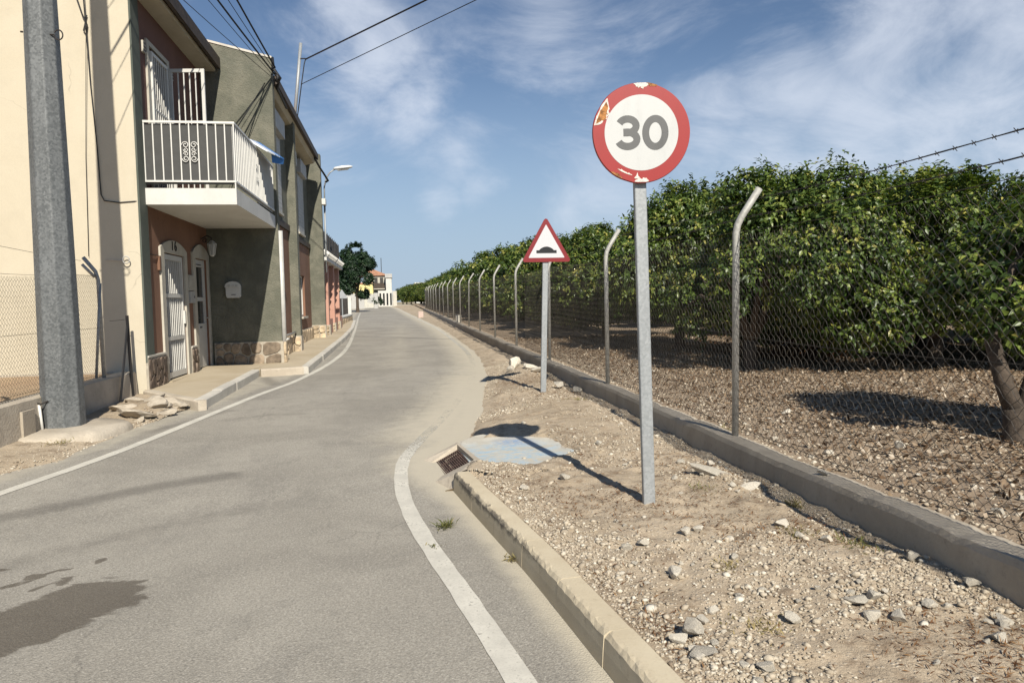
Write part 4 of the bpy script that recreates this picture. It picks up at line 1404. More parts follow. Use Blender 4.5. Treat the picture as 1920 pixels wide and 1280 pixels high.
# ------------------------------------------------------------------ steel power pole and cables
pp = tag(empty('power_pole', (-3.87, 9.1, 0.12)), 'tall tapered octagonal galvanised steel pole beside the left fence', 'pole')
pb = MB()
zs = [0.05, 2.5, 5.0, 10.2]
rs_ = [0.212, 0.187, 0.158, 0.105]
o0 = []
for z, r_ in zip(zs, rs_):
    o0.append([(-3.87 + r_ / math.cos(math.pi / 8) * math.cos(math.pi / 8 + k * math.pi / 4), 9.1 + r_ / math.cos(math.pi / 8) * math.sin(math.pi / 8 + k * math.pi / 4), z) for k in range(8)])
vs = [p for ring in o0 for p in ring]
fs = [(i * 8 + k, i * 8 + (k + 1) % 8, (i + 1) * 8 + (k + 1) % 8, (i + 1) * 8 + k) for i in range(3) for k in range(8)] + [tuple(range(24, 32))]
pb.add(vs, fs).build('shaft', 'galv', pp, bevel=0.012)
rg = MB()
rg.tube([(-3.745 + 0.0, 9.0, 4.58), (-3.70, 9.0, 4.58)], 0.008, 6)
rg.tube([(-3.655 + 0.045 * math.cos(a), 9.0, 4.58 + 0.055 * math.sin(a)) for a in [math.pi + 2 * math.pi * k / 16 for k in range(16)]], 0.008, 6)
rg.tube([(-4.02, 9.0, 4.60), (-4.045, 9.0, 4.60)], 0.010, 6)
rg.build('eye_bolt', 'iron', pp)
cb = MB().tube([(-4.0, 8.875, 0.10), (-4.03, 8.885, 0.42)], 0.016, 8).build('earth_pipe', 'white', pp, True)
MB().tube([(-4.07, 8.89, 0.44), (-4.0, 8.86, 0.43), (-3.93, 8.88, 0.46)], 0.010, 5).build('earth_lug', 'iron', cb)

fo = MB()
pts = []
n_ = 34
top = []
for k in range(n_):
    a = 2 * math.pi * k / n_
    rr = 1 + 0.05 * math.sin(3 * a + 1) + 0.03 * math.sin(7 * a)
    ca, sa = math.cos(a), math.sin(a)
    top.append((-3.72 + 0.50 * rr * (abs(ca) ** 0.7) * (1 if ca > 0 else -1), 9.0 + 0.72 * rr * (abs(sa) ** 0.7) * (1 if sa > 0 else -1)))
ring = lambda s, z, jj: [(-3.72 + (x + 3.72) * s, 9.0 + (y - 9.0) * s, z + jj * 0.012 * math.sin(x * 13 + y * 9)) for x, y in top]
vs = ring(1.05, -0.02, 0) + ring(1.0, 0.08, 1) + ring(0.93, 0.128, 1) + ring(0.5, 0.14, 0)
fs = [(i * n_ + k, i * n_ + (k + 1) % n_, (i + 1) * n_ + (k + 1) % n_, (i + 1) * n_ + k) for i in range(3) for k in range(n_)] + [tuple(range(3 * n_, 4 * n_))]
tag(fo.add(vs, fs).build('pole_footing', 'oldconc', smooth=True), 'worn cream concrete footing under the steel pole', 'footing')


def sag(a, b, s, n=18):
    a, b = Vector(a), Vector(b)
    return [a.lerp(b, k / (n - 1)) - Vector((0, 0, s * 4 * (k / (n - 1)) * (1 - k / (n - 1)))) for k in range(n)]


PT = Vector((-2.42, 16.2, 6.42))
cab = [((-3.80, 9.1, 6.45), .006, 0.04, 'thin grey cable, lowest of the bundle from steel pole to green wall'),
       ((-3.80, 9.05, 7.3), .006, 0.05, 'thin cable second from bottom between steel pole and green wall'),
       ((-3.78, 9.1, 7.75), .017, 0.07, 'thick black twisted cable in the middle of the bundle'),
       ((-3.80, 9.15, 8.4), .007, 0.05, 'thin black cable just under the top thick cable'),
       ((-3.78, 9.1, 9.2), .018, 0.07, 'thick black cable, topmost from the steel pole to green wall')]
for i, (p, r_, s, lb) in enumerate(cab):
    tag(MB().tube(sag(p, PT + Vector((0.02 * i - 0.03, 0, 0.05 * i - 0.1)), s), r_, 6).build('overhead_cable', 'cable', None, True), lb, 'cable', 'cables from steel pole to green house')
cl_ = MB()
cl_.tube([(-2.43, 16.28, 6.75), (-2.40, 16.2, 6.5), (-2.33, 16.15, 6.38), (-2.27, 16.2, 6.30), (-2.33, 16.26, 6.24), (-2.42, 16.29, 6.3)], 0.03, 6)
cl_.tube([(-2.45, 16.2, 6.5), (-2.36, 16.12, 6.42), (-2.30, 16.25, 6.28), (-2.40, 16.6, 6.20), (-2.41, 18, 6.14)], 0.026, 6)
cl_.tube([(-2.38, 16.2, 6.40), (-2.31, 16.14, 6.30), (-2.36, 16.18, 6.22)], 0.035, 6)
tag(cl_.build('cable_knot', 'cable', None, True), 'knot of black cable on the corner of the green wall', 'cable')
tag(MB().tube([(-2.44, 24.4, 6.20), (-2.38, 25.3, 6.08), (-2.30, 25.9, 5.97), (-2.2, 26.3, 5.80), (-2.3, 26.32, 5.75)], 0.035, 6).build('cable_loop', 'cable', None, True), 'black cable looping under the eave toward the street lamp', 'cable')
# black wire added where the cables' slanting shadow crosses the green wall
tag(MB().tube(sag((-2.60, 16.24, 6.2), (-3.35, 15.2, 4.5), 0.02), 0.012, 5).build('shadow_wire', 'cable', None, True), 'added black wire standing in for the cable shadow slanting down the green wall', 'wire')
# mast on the roof and two cables across the road
mst = tag(MB().tube([(-2.72, 21.5, 6.3), (-2.42, 21.5, 8.86)], 0.045, 8).build('roof_mast', 'galvpost', None, True), 'thin galvanised mast standing on the terrace roof', 'mast')
A1 = Vector((-2.36, 21.45, 8.40))
A2 = Vector((-2.45, 21.45, 7.70))
MB().tube([(-2.46, 21.48, 8.42), (-2.30, 21.45, 8.42)], 0.018, 5).build('insulator_arm', 'iron', mst)
Q1 = Vector((0.95, 17.5, 8.62))
Q2 = Vector((1.97, 16.5, 8.22))
tag(MB().tube(sag(A1 + Vector((.06, 0, 0)), A1 + (Q1 - A1) * 4.2, 0.0, 6), 0.022, 6).build('overhead_cable', 'cable', None, True), 'thick black cable from the roof mast crossing over the road', 'cable')
tag(MB().tube(sag(A2, A2 + (Q2 - A2) * 3.2, 0.0, 6), 0.011, 6).build('overhead_cable', 'cable', None, True), 'thin grey cable from the roof mast, lower of the two over the road', 'cable')
tag(MB().tube([A1 + Vector((.06, 0, 0)), A1 + Vector((0.02, 0, -.12)), A2 + Vector((.02, 0, .05)), Vector((-2.62, 21.4, 6.5))], 0.016, 5).build('drop_cable', 'cable', None, True), 'black cable dropping down the roof mast', 'cable')

# cable on the cream wall with hooks
wc = MB()
wc.tube(sag((-4.52, 12.0, 6.9), (-4.50, 12.10, 4.9), 0.0, 5) + [Vector((-4.46, 12.11, 4.0)), Vector((-4.44, 12.115, 3.25)), Vector((-4.40, 12.115, 3.16)), Vector((-4.2, 12.115, 3.13)), Vector((-3.96, 12.118, 3.15)), Vector((-3.9, 12.16, 3.15))], 0.009, 5)
wc.tube([(-4.66, 12.02, 6.4), (-4.55, 12.06, 5.95), (-4.50, 12.1, 5.80), (-4.52, 12.1, 5.65), (-4.56, 12.1, 5.72), (-4.5, 12.1, 5.95)], 0.009, 5)
wc.tube([(-4.5, 12.05, 5.8), (-4.62, 12.09, 3.8), (-4.66, 12.1, 2.3)], 0.005, 4)
tag(wc.build('wall_cable', 'cable', None, True), 'thin black cable hanging down the cream gable wall', 'cable')
hk = MB()
hk.tube([(-4.11 + 0.05 * math.cos(a), 12.06, 2.24 + 0.055 * math.sin(a)) for a in [2 * math.pi * k / 14 for k in range(15)]], 0.009, 5)
hk.tube([(-4.42, 12.10, 2.25), (-4.16, 12.07, 2.24)], 0.007, 5)
tag(hk.build('wall_hook', 'lightgrey', None, True), 'small pale iron ring hook on the cream gable wall', 'hook')

# ------------------------------------------------------------------ left low wall and chain link fence
lw = MB()
ysl = np.arange(-3, 12.101, 0.35)
V, Fq = [], []
for i, y in enumerate(ysl):
    j = 0.008 * math.sin(y * 3.1)
    for x, z in ((-4.02 + j, -0.05), (-4.035 + j, 0.28), (-4.05 + j, 0.49 + j * .6), (-4.07 + j, 0.505 + j * .6), (-4.25, 0.505), (-4.26, -0.05)):
        V.append((x, y, z))
for i in range(len(ysl) - 1):
    for k in range(5):
        Fq.append((i * 6 + k, (i + 1) * 6 + k, (i + 1) * 6 + k + 1, i * 6 + k + 1))
Fq += [tuple(range(6)), tuple((len(ysl) - 1) * 6 + k for k in reversed(range(6)))]
tag(lw.add(V, Fq).build('low_wall', 'oldconc'), 'low weathered cement wall under the left chain link fence', 'wall')
tag(MB().box(-4.03, -4.0, 8.45, 8.72, 0.0, 0.40).build('hatch_plate', 'wallconc', bevel=0.004), 'small grey cement hatch plate on the low left wall', 'hatch')


def chain_link(x, y0, y1, z0, z1, pitch, r, wavy_to, sagf=lambda y: 0.0, jit=0.0, seed=1):
    """two families of slanting wires woven together; three-sided wires"""
    rs = np.random.default_rng(seed)
    Vs, Fs = [], []
    H_ = z1 - z0
    off = 0

    def strip(P):
        nonlocal off
        n = len(P)
        ang = np.array([0.3, 0.3 + 2.094, 0.3 + 4.189])
        ring = np.stack([np.cos(ang), np.zeros(3), np.sin(ang)], 1) * r
        v = (P[:, None, :] + ring[None]).reshape(-1, 3)
        i = np.arange(n - 1)
        f = []
        for k in range(3):
            k2 = (k + 1) % 3
            f.append(np.stack([i * 3 + k, i * 3 + k2, (i + 1) * 3 + k2, (i + 1) * 3 + k], 1))
        Vs.append(v)
        Fs.append(np.concatenate(f) + off)
        off += len(v)
    half = pitch / 2
    ncell = int(H_ / half)
    for s in (1, -1):
        ys_ = np.arange(y0 - H_, y1 + H_, pitch)
        for ys0 in ys_:
            k = np.arange(ncell + 1)
            yy = ys0 + s * k * half
            zz = z0 + k * half
            keep = (yy >= y0) & (yy <= y1)
            if keep.sum() < 2:
                continue
            yy, zz, kk = yy[keep], zz[keep], k[keep]
            if yy.min() > wavy_to:
                sel = [0, len(yy) - 1]
                yy, zz, kk = yy[sel], zz[sel], kk[sel]
            gz_ = np.vectorize(gz)(yy)
            xx = x + np.where(kk % 2 == 0, 1, -1) * s * 0.006
            P = np.stack([xx, yy, zz + gz_ + np.vectorize(sagf)(yy) * (zz - z0) / H_], 1)
            if jit:
                P[:, 1:] += rs.normal(0, jit, (len(P), 2))
            strip(P)
            if kk[0] == 0 and ys0 < wavy_to:      # the knuckled bottom edge
                b = P[0]
                strip(np.stack([b, b + (0, s * half * 0.5, -half * 0.38), b + (0, s * half, -half * 0.10)]))
    return np.concatenate(Vs), np.concatenate(Fs)


lf = tag(empty('yard_fence', (-4.15, 8, 0.5)), 'chain link fence on the low wall in front of the cream gable', 'fence')
V, Fq = chain_link(-4.15, 3.0, 11.05, 0.50, 1.92, 0.062, 0.0019, 99, lambda y: 0.04 * math.sin(y * 1.3) - 0.02, 0.002, 2)
o = link('chain_link_mesh', fast_mesh('chain_link_mesh', V, Fq, 'lwire'), lf)
o['kind'] = 'stuff'
for y in (3.4, 7.25, 11.08):
    p = MB()
    p.tube([(-4.15, y, 0.4), (-4.16, y, 1.90), (-4.19, y, 2.02), (-4.34, y, 2.22)], 0.027, 10)
    p.build('post', 'fencepost', lf, True)
MB().tube([(-4.19, 11.05, 1.94), (-4.33, 11.0, 2.12)], 0.022, 8).build('stub_arm', 'fencepost', lf, True)
MB().tube([(-4.14, 11.09, 1.85), (-4.17, 10.86, 0.52)], 0.02, 8).build('brace', 'fencepost', lf, True)
wr = MB()
for z in (0.56, 1.22, 1.92):
    wr.tube([(-4.155, y, z + 0.03 * math.sin(y * 1.3) * (z > 1.5)) for y in np.arange(3.0, 11.1, 0.4)], 0.0028, 4)
wr.tube([(-4.34, y, 2.2 + 0.03 * math.sin(y)) for y in np.arange(3.0, 11.1, 0.5)], 0.003, 4)
wr.build('tension_wire', 'lwire', lf)
bk = MB()
bk.tube([(-4.03, 11.82, 0.10), (-4.05, 11.80, 1.38)], 0.026, 6)
bk.tube([(-3.98, 11.15, 0.10), (-4.04, 11.76, 1.22)], 0.018, 6)
bk.tube([(-4.30, 11.80, 1.30), (-4.05, 11.80, 1.32)], 0.004, 4)
tag(bk.build('prop_post', 'black'), 'black steel prop with slanting brace before the cream wall', 'prop')

# ------------------------------------------------------------------ right fence on its concrete wall
ysl = np.concatenate([np.arange(-2, 14, 0.09), np.arange(14, 20, 0.25), np.arange(20, 72, 1.0)])
V, Fq = [], []
for i, y in enumerate(ysl):
    j = 0.005 * math.sin(y * 1.7) + 0.003 * math.sin(y * 5.3 + 1) + random.uniform(-.003, .003)
    jz = 0.005 * math.sin(y * 2.3) + 0.003 * math.sin(y * 7 + 2) + random.uniform(-.003, .003) - (0.012 if random.random() < 0.04 else 0)
    b = gz(y)
    for x, z in ((2.70 + j, -0.1 + b), (2.70 + j * .8, 0.10 + b), (2.712 + j * .5, 0.25 + b + jz), (2.728 + j * .5, 0.285 + b + jz), (2.80, 0.292 + b + jz * .6), (2.895 - j, 0.286 + b + jz), (2.905, 0.22 + b), (2.905, -0.1 + b)):
        V.append((x, y, z))
for i in range(len(ysl) - 1):
    for k in range(7):
        Fq.append((i * 8 + k, (i + 1) * 8 + k, (i + 1) * 8 + k + 1, i * 8 + k + 1))
Fq += [tuple(range(8)), tuple((len(ysl) - 1) * 8 + k for k in reversed(range(8)))]
tag(MB().add(V, Fq).build('fence_wall', 'wallconc'), 'long low concrete wall carrying the orchard fence', 'wall')

rf_ = tag(empty('orchard_fence', (2.86, 6, 0.3)), 'chain link orchard fence with bent steel posts on a concrete wall', 'fence')
V, Fq = chain_link(2.87, 1.5, 16.0, 0.345, 2.02, 0.075, 0.0021, 16, lambda y: 0.02 * math.sin(y * 1.1), 0.0015, 3)
V2, F2_ = chain_link(2.87, 16.0, 70, 0.345, 2.02, 0.075, 0.0012, 16, lambda y: 0.02 * math.sin(y * 1.1), 0.0, 3)
V, Fq = np.concatenate([V, V2]), np.concatenate([Fq, F2_ + len(V)])
o = link('chain_link_mesh', fast_mesh('chain_link_mesh', V, Fq, 'wire'), rf_)
o['kind'] = 'stuff'
pm = MB()
pm.tube([(0, 0, -0.05), (0, 0, 1.72), (0.012, 0, 1.79), (0.045, 0, 1.86), (0.19, 0, 2.09)], 0.029, 12)
post_me = pm.mesh('post', 'fencepost', True)
POSTS = [1.99 + 3.76 * k for k in range(19)]
for k, y in enumerate(POSTS):
    o = link('post', post_me, rf_)
    o.location = (2.85, y, gz(y) + 0.29)
    o.rotation_euler = (random.uniform(-.02, .02), random.uniform(-.02, .02), random.uniform(-.4, .2))
wr = MB()
for z in (0.36, 1.15, 2.02):
    wr.tube([(2.872, y, z + gz(y) + (0.02 * math.sin(y * 1.1) if z > 1 else 0)) for y in np.arange(1.5, 70, 1.0)], 0.0026, 4, False)
wr.build('tension_wire', 'wire', rf_)
for dx, z, si in ((0.09, 2.15, 0), (0.17, 2.30, 1)):
    bw = MB()
    yy = np.arange(1.6, 69.9, 0.5)
    pt = [(2.85 + dx, y, z + gz(y) - 0.035 * (math.sin(math.pi * ((y - 1.99) % 3.76) / 3.76))) for y in yy]
    bw.tube(pt, 0.0034, 4, False)
    bw.tube([(x + 0.004 * math.sin(y * 21), y, z_ + 0.004 * math.cos(y * 21)) for x, y, z_ in pt], 0.003, 4, False)
    y = 1.7
    while y < 14:
        zc_ = z + gz(y) - 0.035 * (math.sin(math.pi * ((y - 1.99) % 3.76) / 3.76))
        for a in (0.6, 2.2):
            bw.tube([(2.85 + dx - 0.018 * math.cos(a), y - 0.004, zc_ - 0.018 * math.sin(a)), (2.85 + dx + 0.018 * math.cos(a), y + 0.004, zc_ + 0.018 * math.sin(a))], 0.0025, 3)
        y += 0.13 if y < 8 else 0.3
    bw.build('barbed_wire', 'barb', rf_)

# ------------------------------------------------------------------ traffic signs
def rect_post(parent, x0, x1, y, z0, z1, wx=0.082, wy=0.042, name='post'):
    """closed rectangular steel tube leaning from (x0,z0) to (x1,z1)"""
    m_ = MB()
    vs = []
    for x, z in ((x0, z0), (x1, z1)):
        vs += [(x - wx / 2, y - wy / 2, z), (x + wx / 2, y - wy / 2, z), (x + wx / 2, y + wy / 2, z), (x - wx / 2, y + wy / 2, z)]
    m_.add(vs, [(0, 3, 2, 1), (4, 5, 6, 7), (0, 1, 5, 4), (1, 2, 6, 5), (2, 3, 7, 6), (3, 0, 4, 7)])
    return m_.build(name, 'galvpost', parent, bevel=0.008)


def stroke(path, wd):
    """outline of a thick flat stroke along a 2-D path"""
    P = np.array(path, float)
    t = np.gradient(P, axis=0)
    t /= np.linalg.norm(t, axis=1)[:, None]
    n_ = np.stack([-t[:, 1], t[:, 0]], 1)
    return P + n_ * wd / 2, P - n_ * wd / 2


SC3 = Vector((1.595, 4.50, 2.552))
sg = tag(empty('speed_limit_sign', (1.64, 4.56, 0.1)), 'round red rimmed speed limit sign reading 30 on a steel post', 'traffic sign')
rect_post(sg, 1.646, 1.588, 4.56, -0.15, 2.80)
ANG = R(5)
U3 = Vector((math.cos(ANG), math.sin(ANG) * -1, 0))            # plate turned a little toward the road
U3 = Vector((math.cos(ANG), -math.sin(ANG), 0))
N3 = Vector((-math.sin(ANG), -math.cos(ANG), 0))
V3 = Vector((0.018, 0, 1)).normalized()
RAD = 0.318
NS = 72
pl = MB()
rings = []
wob = lambda a: 1 + 0.006 * math.sin(3 * a + 0.7) + (-0.014 * math.exp(-((a - 2.6) / 0.16) ** 2)) + (-0.010 * math.exp(-((a - 4.4) / 0.12) ** 2)) + (-0.008 * math.exp(-((a - 1.55) / 0.08) ** 2))
vs, fs = [], []
prof = [(1.0, -0.028), (1.006, -0.010), (0.995, 0.0), (0.755, 0.0)]
for r_, dn in prof:
    for k in range(NS):
        a = 2 * math.pi * k / NS
        rr = RAD * r_ * (wob(a) if r_ > 0.9 else 1)
        vs.append(SC3 + U3 * rr * math.cos(a) + V3 * rr * math.sin(a) + N3 * dn)
for i in range(len(prof) - 1):
    for k in range(NS):
        fs.append((i * NS + k, i * NS + (k + 1) % NS, (i + 1) * NS + (k + 1) % NS, (i + 1) * NS + k))
plate = pl.add(vs, fs).build('red_ring', 'signred', sg, fix=True)
MB().prism([(RAD * 0.757 * math.cos(2 * math.pi * k / NS), RAD * 0.757 * math.sin(2 * math.pi * k / NS)) for k in range(NS)], SC3, U3, V3, N3, -0.002, 0.0012).build('white_face', 'signwhite', sg)
MB().prism([(RAD * 0.985 * math.cos(2 * math.pi * k / NS), RAD * 0.985 * math.sin(2 * math.pi * k / NS)) for k in range(NS)], SC3, U3, V3, N3, -0.010, -0.0045).build('back_plate', 'signback', sg)


def add_stroke(mb, path, wd, d0, d1, O, U, V, N):
    a, b = stroke(path, wd)
    n = len(a)
    O, U, V, N = map(Vector, (O, U, V, N))
    P = lambda p, d: O + U * p[0] + V * p[1] + N * d
    vs = [P(p, d0) for p in a] + [P(p, d0) for p in b] + [P(p, d1) for p in a] + [P(p, d1) for p in b]
    fs = []
    for i in range(n - 1):
        fs += [(2 * n + i, 2 * n + i + 1, 3 * n + i + 1, 3 * n + i), (i, n + i, n + i + 1, i + 1), (i, i + 1, 2 * n + i + 1, 2 * n + i), (n + i, 3 * n + i, 3 * n + i + 1, n + i + 1)]
    fs += [(0, 2 * n, 3 * n, n), (n - 1, 2 * n - 1, 4 * n - 1, 3 * n - 1)]
    mb.add(vs, fs)


d3 = MB()
arc = lambda cx, cy, rx, ry, a0, a1, n=18: [(cx + rx * math.cos(R(a0 + (a1 - a0) * k / (n - 1))), cy + ry * math.sin(R(a0 + (a1 - a0) * k / (n - 1)))) for k in range(n)]
c3 = -0.088
add_stroke(d3, arc(c3 - 0.004, 0.0425, 0.056, 0.0435, 158, -88) + [(c3 - 0.03, -0.001)], 0.0455, 0.0012, 0.0026, SC3, U3, V3, N3)
d3.build('numeral', 'signgrey', sg)
d3 = MB()
add_stroke(d3, [(c3 - 0.03, 0.001)] + arc(c3 - 0.003, -0.0425, 0.061, 0.0455, 88, -160), 0.0455, 0.0012, 0.0030, SC3, U3, V3, N3)
d3.build('numeral', 'signgrey', sg)
d0 = MB()
add_stroke(d0, arc(0.090, 0.0, 0.0635, 0.0885, 0, 360, 40), 0.045, 0.0012, 0.0026, SC3, U3, V3, N3)
d0.build('numeral', 'signgrey', sg)
# damage: torn film up on the left, chips at top and foot


def blotch(r0, r1, a0, a1, seed, d, mat, name, n=14, jag=0.10):
    rs = random.Random(seed)
    pts = []
    for k in range(n):
        a = a0 + (a1 - a0) * k / (n - 1)
        s = max(0.0, math.sin(math.pi * k / (n - 1))) ** 0.5
        rr = r1 - (r1 - r0) * 0.08 * rs.random()
        pts.append((RAD * rr * math.cos(R(a)), RAD * rr * math.sin(R(a))))
    for k in range(n):
        a = a1 + (a0 - a1) * k / (n - 1) + rs.uniform(-1.2, 1.2)
        s = max(0.0, math.sin(math.pi * k / (n - 1))) ** 0.6
        rr = r1 - (r1 - r0) * s * (1 - jag * rs.random() * 2) - 0.01
        pts.append((RAD * rr * math.cos(R(a)), RAD * rr * math.sin(R(a))))
    return MB().prism(pts, SC3, U3, V3, N3, 0.0004, d).build(name, mat, sg)


blotch(0.755, 0.985, 136, 172, 4, 0.0022, 'signchip', 'torn_film')
blotch(0.77, 0.955, 139, 169, 5, 0.0030, 'signrust', 'rust_patch', jag=0.16)
blotch(0.86, 0.995, 80, 100, 6, 0.0022, 'signchip', 'paint_chip', jag=0.3)
blotch(0.93, 1.0, 72, 84, 16, 0.0022, 'signrust', 'paint_chip', jag=0.3)
blotch(0.90, 0.99, 262, 280, 7, 0.0022, 'signchip', 'paint_chip', jag=0.3)
blotch(0.83, 0.875, 236, 258, 8, 0.0022, 'signchip', 'paint_chip', jag=0.4)
blotch(0.80, 0.93, 262, 268, 9, 0.0026, 'signchip', 'paint_chip', jag=0.4)
blotch(0.95, 1.0, 232, 246, 10, 0.0026, 'signrust', 'paint_chip', jag=0.3)
MB().box(1.52, 1.66, 4.512, 4.545, 2.44, 2.48).build('clamp', 'galvpost', sg)
MB().box(1.52, 1.66, 4.512, 4.545, 2.64, 2.68).build('clamp', 'galvpost', sg)

# warning triangle: speed hump
hs = tag(empty('hump_warning_sign', (2.07, 10.18, 0.1)), 'triangular red bordered warning sign with a black speed hump symbol', 'traffic sign')
rect_post(hs, 2.072, 2.158, 10.18, -0.1, 2.40, 0.082, 0.042)


def round_tri(cx, zb, half, hgt, r, n=6):
    A, B, C = Vector((cx - half, zb)), Vector((cx + half, zb)), Vector((cx, zb + hgt))
    cen = (A + B + C) / 3
    pts = []
    for P_, a0 in ((A, 150), (B, 270), (C, 30)):
        c_ = P_ + (cen - P_).normalized() * (2 * r)
        for k in range(n + 1):
            a = R(a0 + 120 * k / n)
            pts.append((c_.x + r * math.cos(a), c_.y + r * math.sin(a)))
    return pts


CX, ZB = 2.157, 2.045
T = ((1, 0, 0), (0, 0, 1), (0, -1, 0))
MB().prism(round_tri(CX, ZB - 0.02, 0.365, 0.645, 0.03), (0, 10.14, 0), *T, -0.012, 0.0).build('red_border', 'signred2', hs)
MB().prism(round_tri(CX, ZB + 0.040, 0.265, 0.475, 0.008), (0, 10.14, 0), *T, -0.002, 0.0015).build('white_face', 'signwhite2', hs)
hp = [(-0.148, 0), (0.148, 0), (0.148, 0.042)] + [(0.108 - 0.216 * k / 14, 0.042 + 0.052 * max(0.0, math.sin(math.pi * k / 14)) ** 0.75) for k in range(15)] + [(-0.148, 0.042)]
MB().prism([(CX + u * 1.0, ZB + 0.105 + v) for u, v in hp], (0, 10.14, 0), *T, 0.0015, 0.003).build('hump_symbol', 'signblack', hs)
MB().box(2.06, 2.24, 10.152, 10.17, 2.16, 2.20).build('clamp', 'galvpost', hs)

# ------------------------------------------------------------------ gully, painted slab, kerb end
sl_ = MB()
poly = [(0.55, 6.80), (0.60, 6.14), (0.66, 5.86), (0.95, 5.76), (1.20, 5.85), (1.52, 6.10), (1.68, 6.60), (1.60, 7.15), (1.42, 7.42), (1.0, 7.52), (0.78, 7.40), (0.60, 7.12)]
n_ = len(poly)
cx_, cy_ = 1.0, 6.6
rings = [[(x, y, 0.0) for x, y in poly], [(x, y, 0.095) for x, y in poly], [(cx_ + (x - cx_) * .95, cy_ + (y - cy_) * .95, 0.104) for x, y in poly]]
vs = [p for r_ in rings for p in r_]
fs = [(i * n_ + k, i * n_ + (k + 1) % n_, (i + 1) * n_ + (k + 1) % n_, (i + 1) * n_ + k) for i in range(2) for k in range(n_)] + [tuple(range(2 * n_, 3 * n_))]
tag(sl_.add(vs, fs).build('gully_slab', 'blueconc'), 'concrete slab stained pale blue behind the road gully', 'slab')

gl_ = tag(empty('road_gully', (0.45, 6.4, 0)), 'rusty brown sloping gully grate at the kerb end', 'drain')
La, Ba, Ta, Ra = map(Vector, ((0.285, 6.60, -0.015), (0.35, 6.10, -0.015), (0.54, 6.76, 0.078), (0.615, 6.10, 0.078)))


def plank(mb, a, b, w2, up, th):
    a, b = Vector(a), Vector(b)
    t = (b - a).normalized()
    s = t.cross(up).normalized() * w2
    u = up * th
    mb.add([a - s, a + s, b + s, b - s, a - s + u, a + s + u, b + s + u, b - s + u], [(0, 3, 2, 1), (4, 5, 6, 7), (0, 1, 5, 4), (1, 2, 6, 5), (2, 3, 7, 6), (3, 0, 4, 7)])


up = (Ba - La).cross(Ta - La).normalized()
if up.z < 0:
    up = -up
gf = empty('grate', La); gf.parent = gl_
gf.matrix_parent_inverse = Matrix.Translation(-Vector(gl_.location))
for k in range(0, 15):
    b_ = MB()
    plank(b_, La.lerp(Ta, k / 14), Ba.lerp(Ra, k / 14), 0.0055, up, 0.012)
    o = b_.build('grate_bar', 'rustgrate', None)
    o.parent = gf
    o.matrix_parent_inverse = Matrix.Translation(-La)
for k in (0, 1, 2, 3):
    b_ = MB()
    plank(b_, La.lerp(Ba, k / 3) - up * 0.003, Ta.lerp(Ra, k / 3) - up * 0.003, 0.006, up, 0.011)
    o = b_.build('cross_bar', 'rustgrate', None)
    o.parent = gf
    o.matrix_parent_inverse = Matrix.Translation(-La)
MB().quad(La - up * 0.03, Ba - up * 0.03, Ra - up * 0.03, Ta - up * 0.03).build('pit', 'rustgrate', gl_, fix=False)
# rough concrete lip round the grate, sloping out to road, slab and kerb
lipL, lipB, lipT, lipR = (v + Vector(q) for v, q in ((La, (-.012, .012, .022)), (Ba, (-.01, -.012, .022)), (Ta, (.0, .02, .058)), (Ra, (.012, -.012, .058))))
outL, outB, outT, outR = Vector((0.20, 6.72, 0.008)), Vector((0.28, 5.93, 0.004)), Vector((0.56, 6.98, 0.118)), Vector((0.70, 5.95, 0.135))
outM = Vector((0.40, 5.63, 0.004))
outK = Vector((0.47, 5.66, 0.14))
cr = MB()
vsx = [lipL, lipB, lipT, lipR, outL, outB, outT, outR, La - up * .03, Ba - up * .03, Ta - up * .03, Ra - up * .03, outM, outK]
cr.add(vsx, [(0, 4, 5, 1), (2, 6, 4, 0), (3, 7, 6, 2), (1, 5, 12, 13, 7, 3), (0, 1, 9, 8), (2, 0, 8, 10), (3, 2, 10, 11), (1, 3, 11, 9)])
cr.build('gully_lip', 'oldconc', gl_, fix=False)

# ------------------------------------------------------------------ street lamp
lp = tag(empty('street_lamp', (-2.38, 26.4, 2.6)), 'grey street lamp with curved arm at the end of the green terrace', 'street lamp')
MB().tube([(-2.38, 26.42, 2.6), (-2.36, 26.42, 5.2)], [0.03, 0.035], 8).build('post', 'galvpost', lp, True)
MB().tube([(-2.36, 26.42, 5.0), (-2.35, 26.42, 5.6), (-2.28, 26.42, 5.9), (-2.15, 26.42, 6.1), (-1.98, 26.42, 6.22)], 0.025, 8).build('arm', 'galvpost', lp, True)
MB().box(-2.425, -2.30, 26.06, 26.48, 4.95, 5.15).build('bracket', 'white', lp)
hd = MB()
st = [(0, .03, .03), (0.06, .10, .065), (0.3, .13, .085), (0.55, .12, .07), (0.68, .06, .03)]
vs, fs = [], []
for u, w_, h_ in st:
    for k in range(10):
        a = 2 * math.pi * k / 10
        vs.append((-2.02 + u * 0.98, 26.42 + w_ * math.cos(a), 6.22 + u * 0.12 + h_ * max(-.45, math.sin(a)) + 0.01))
fs = [(i * 10 + k, i * 10 + (k + 1) % 10, (i + 1) * 10 + (k + 1) % 10, (i + 1) * 10 + k) for i in range(4) for k in range(10)] + [tuple(reversed(range(10))), tuple(range(40, 50))]
hh = hd.add(vs, fs).build('lamp_head', 'lamp', lp, True)
MB().add([(-1.90, 26.33, 6.205), (-1.48, 26.34, 6.255), (-1.48, 26.50, 6.255), (-1.90, 26.51, 6.205), (-1.86, 26.36, 6.17), (-1.52, 26.37, 6.21), (-1.52, 26.47, 6.21), (-1.86, 26.48, 6.17)],
         [(0, 1, 5, 4), (1, 2, 6, 5), (2, 3, 7, 6), (3, 0, 4, 7), (4, 5, 6, 7)]).build('lens', 'lens', lp)
print('street done')


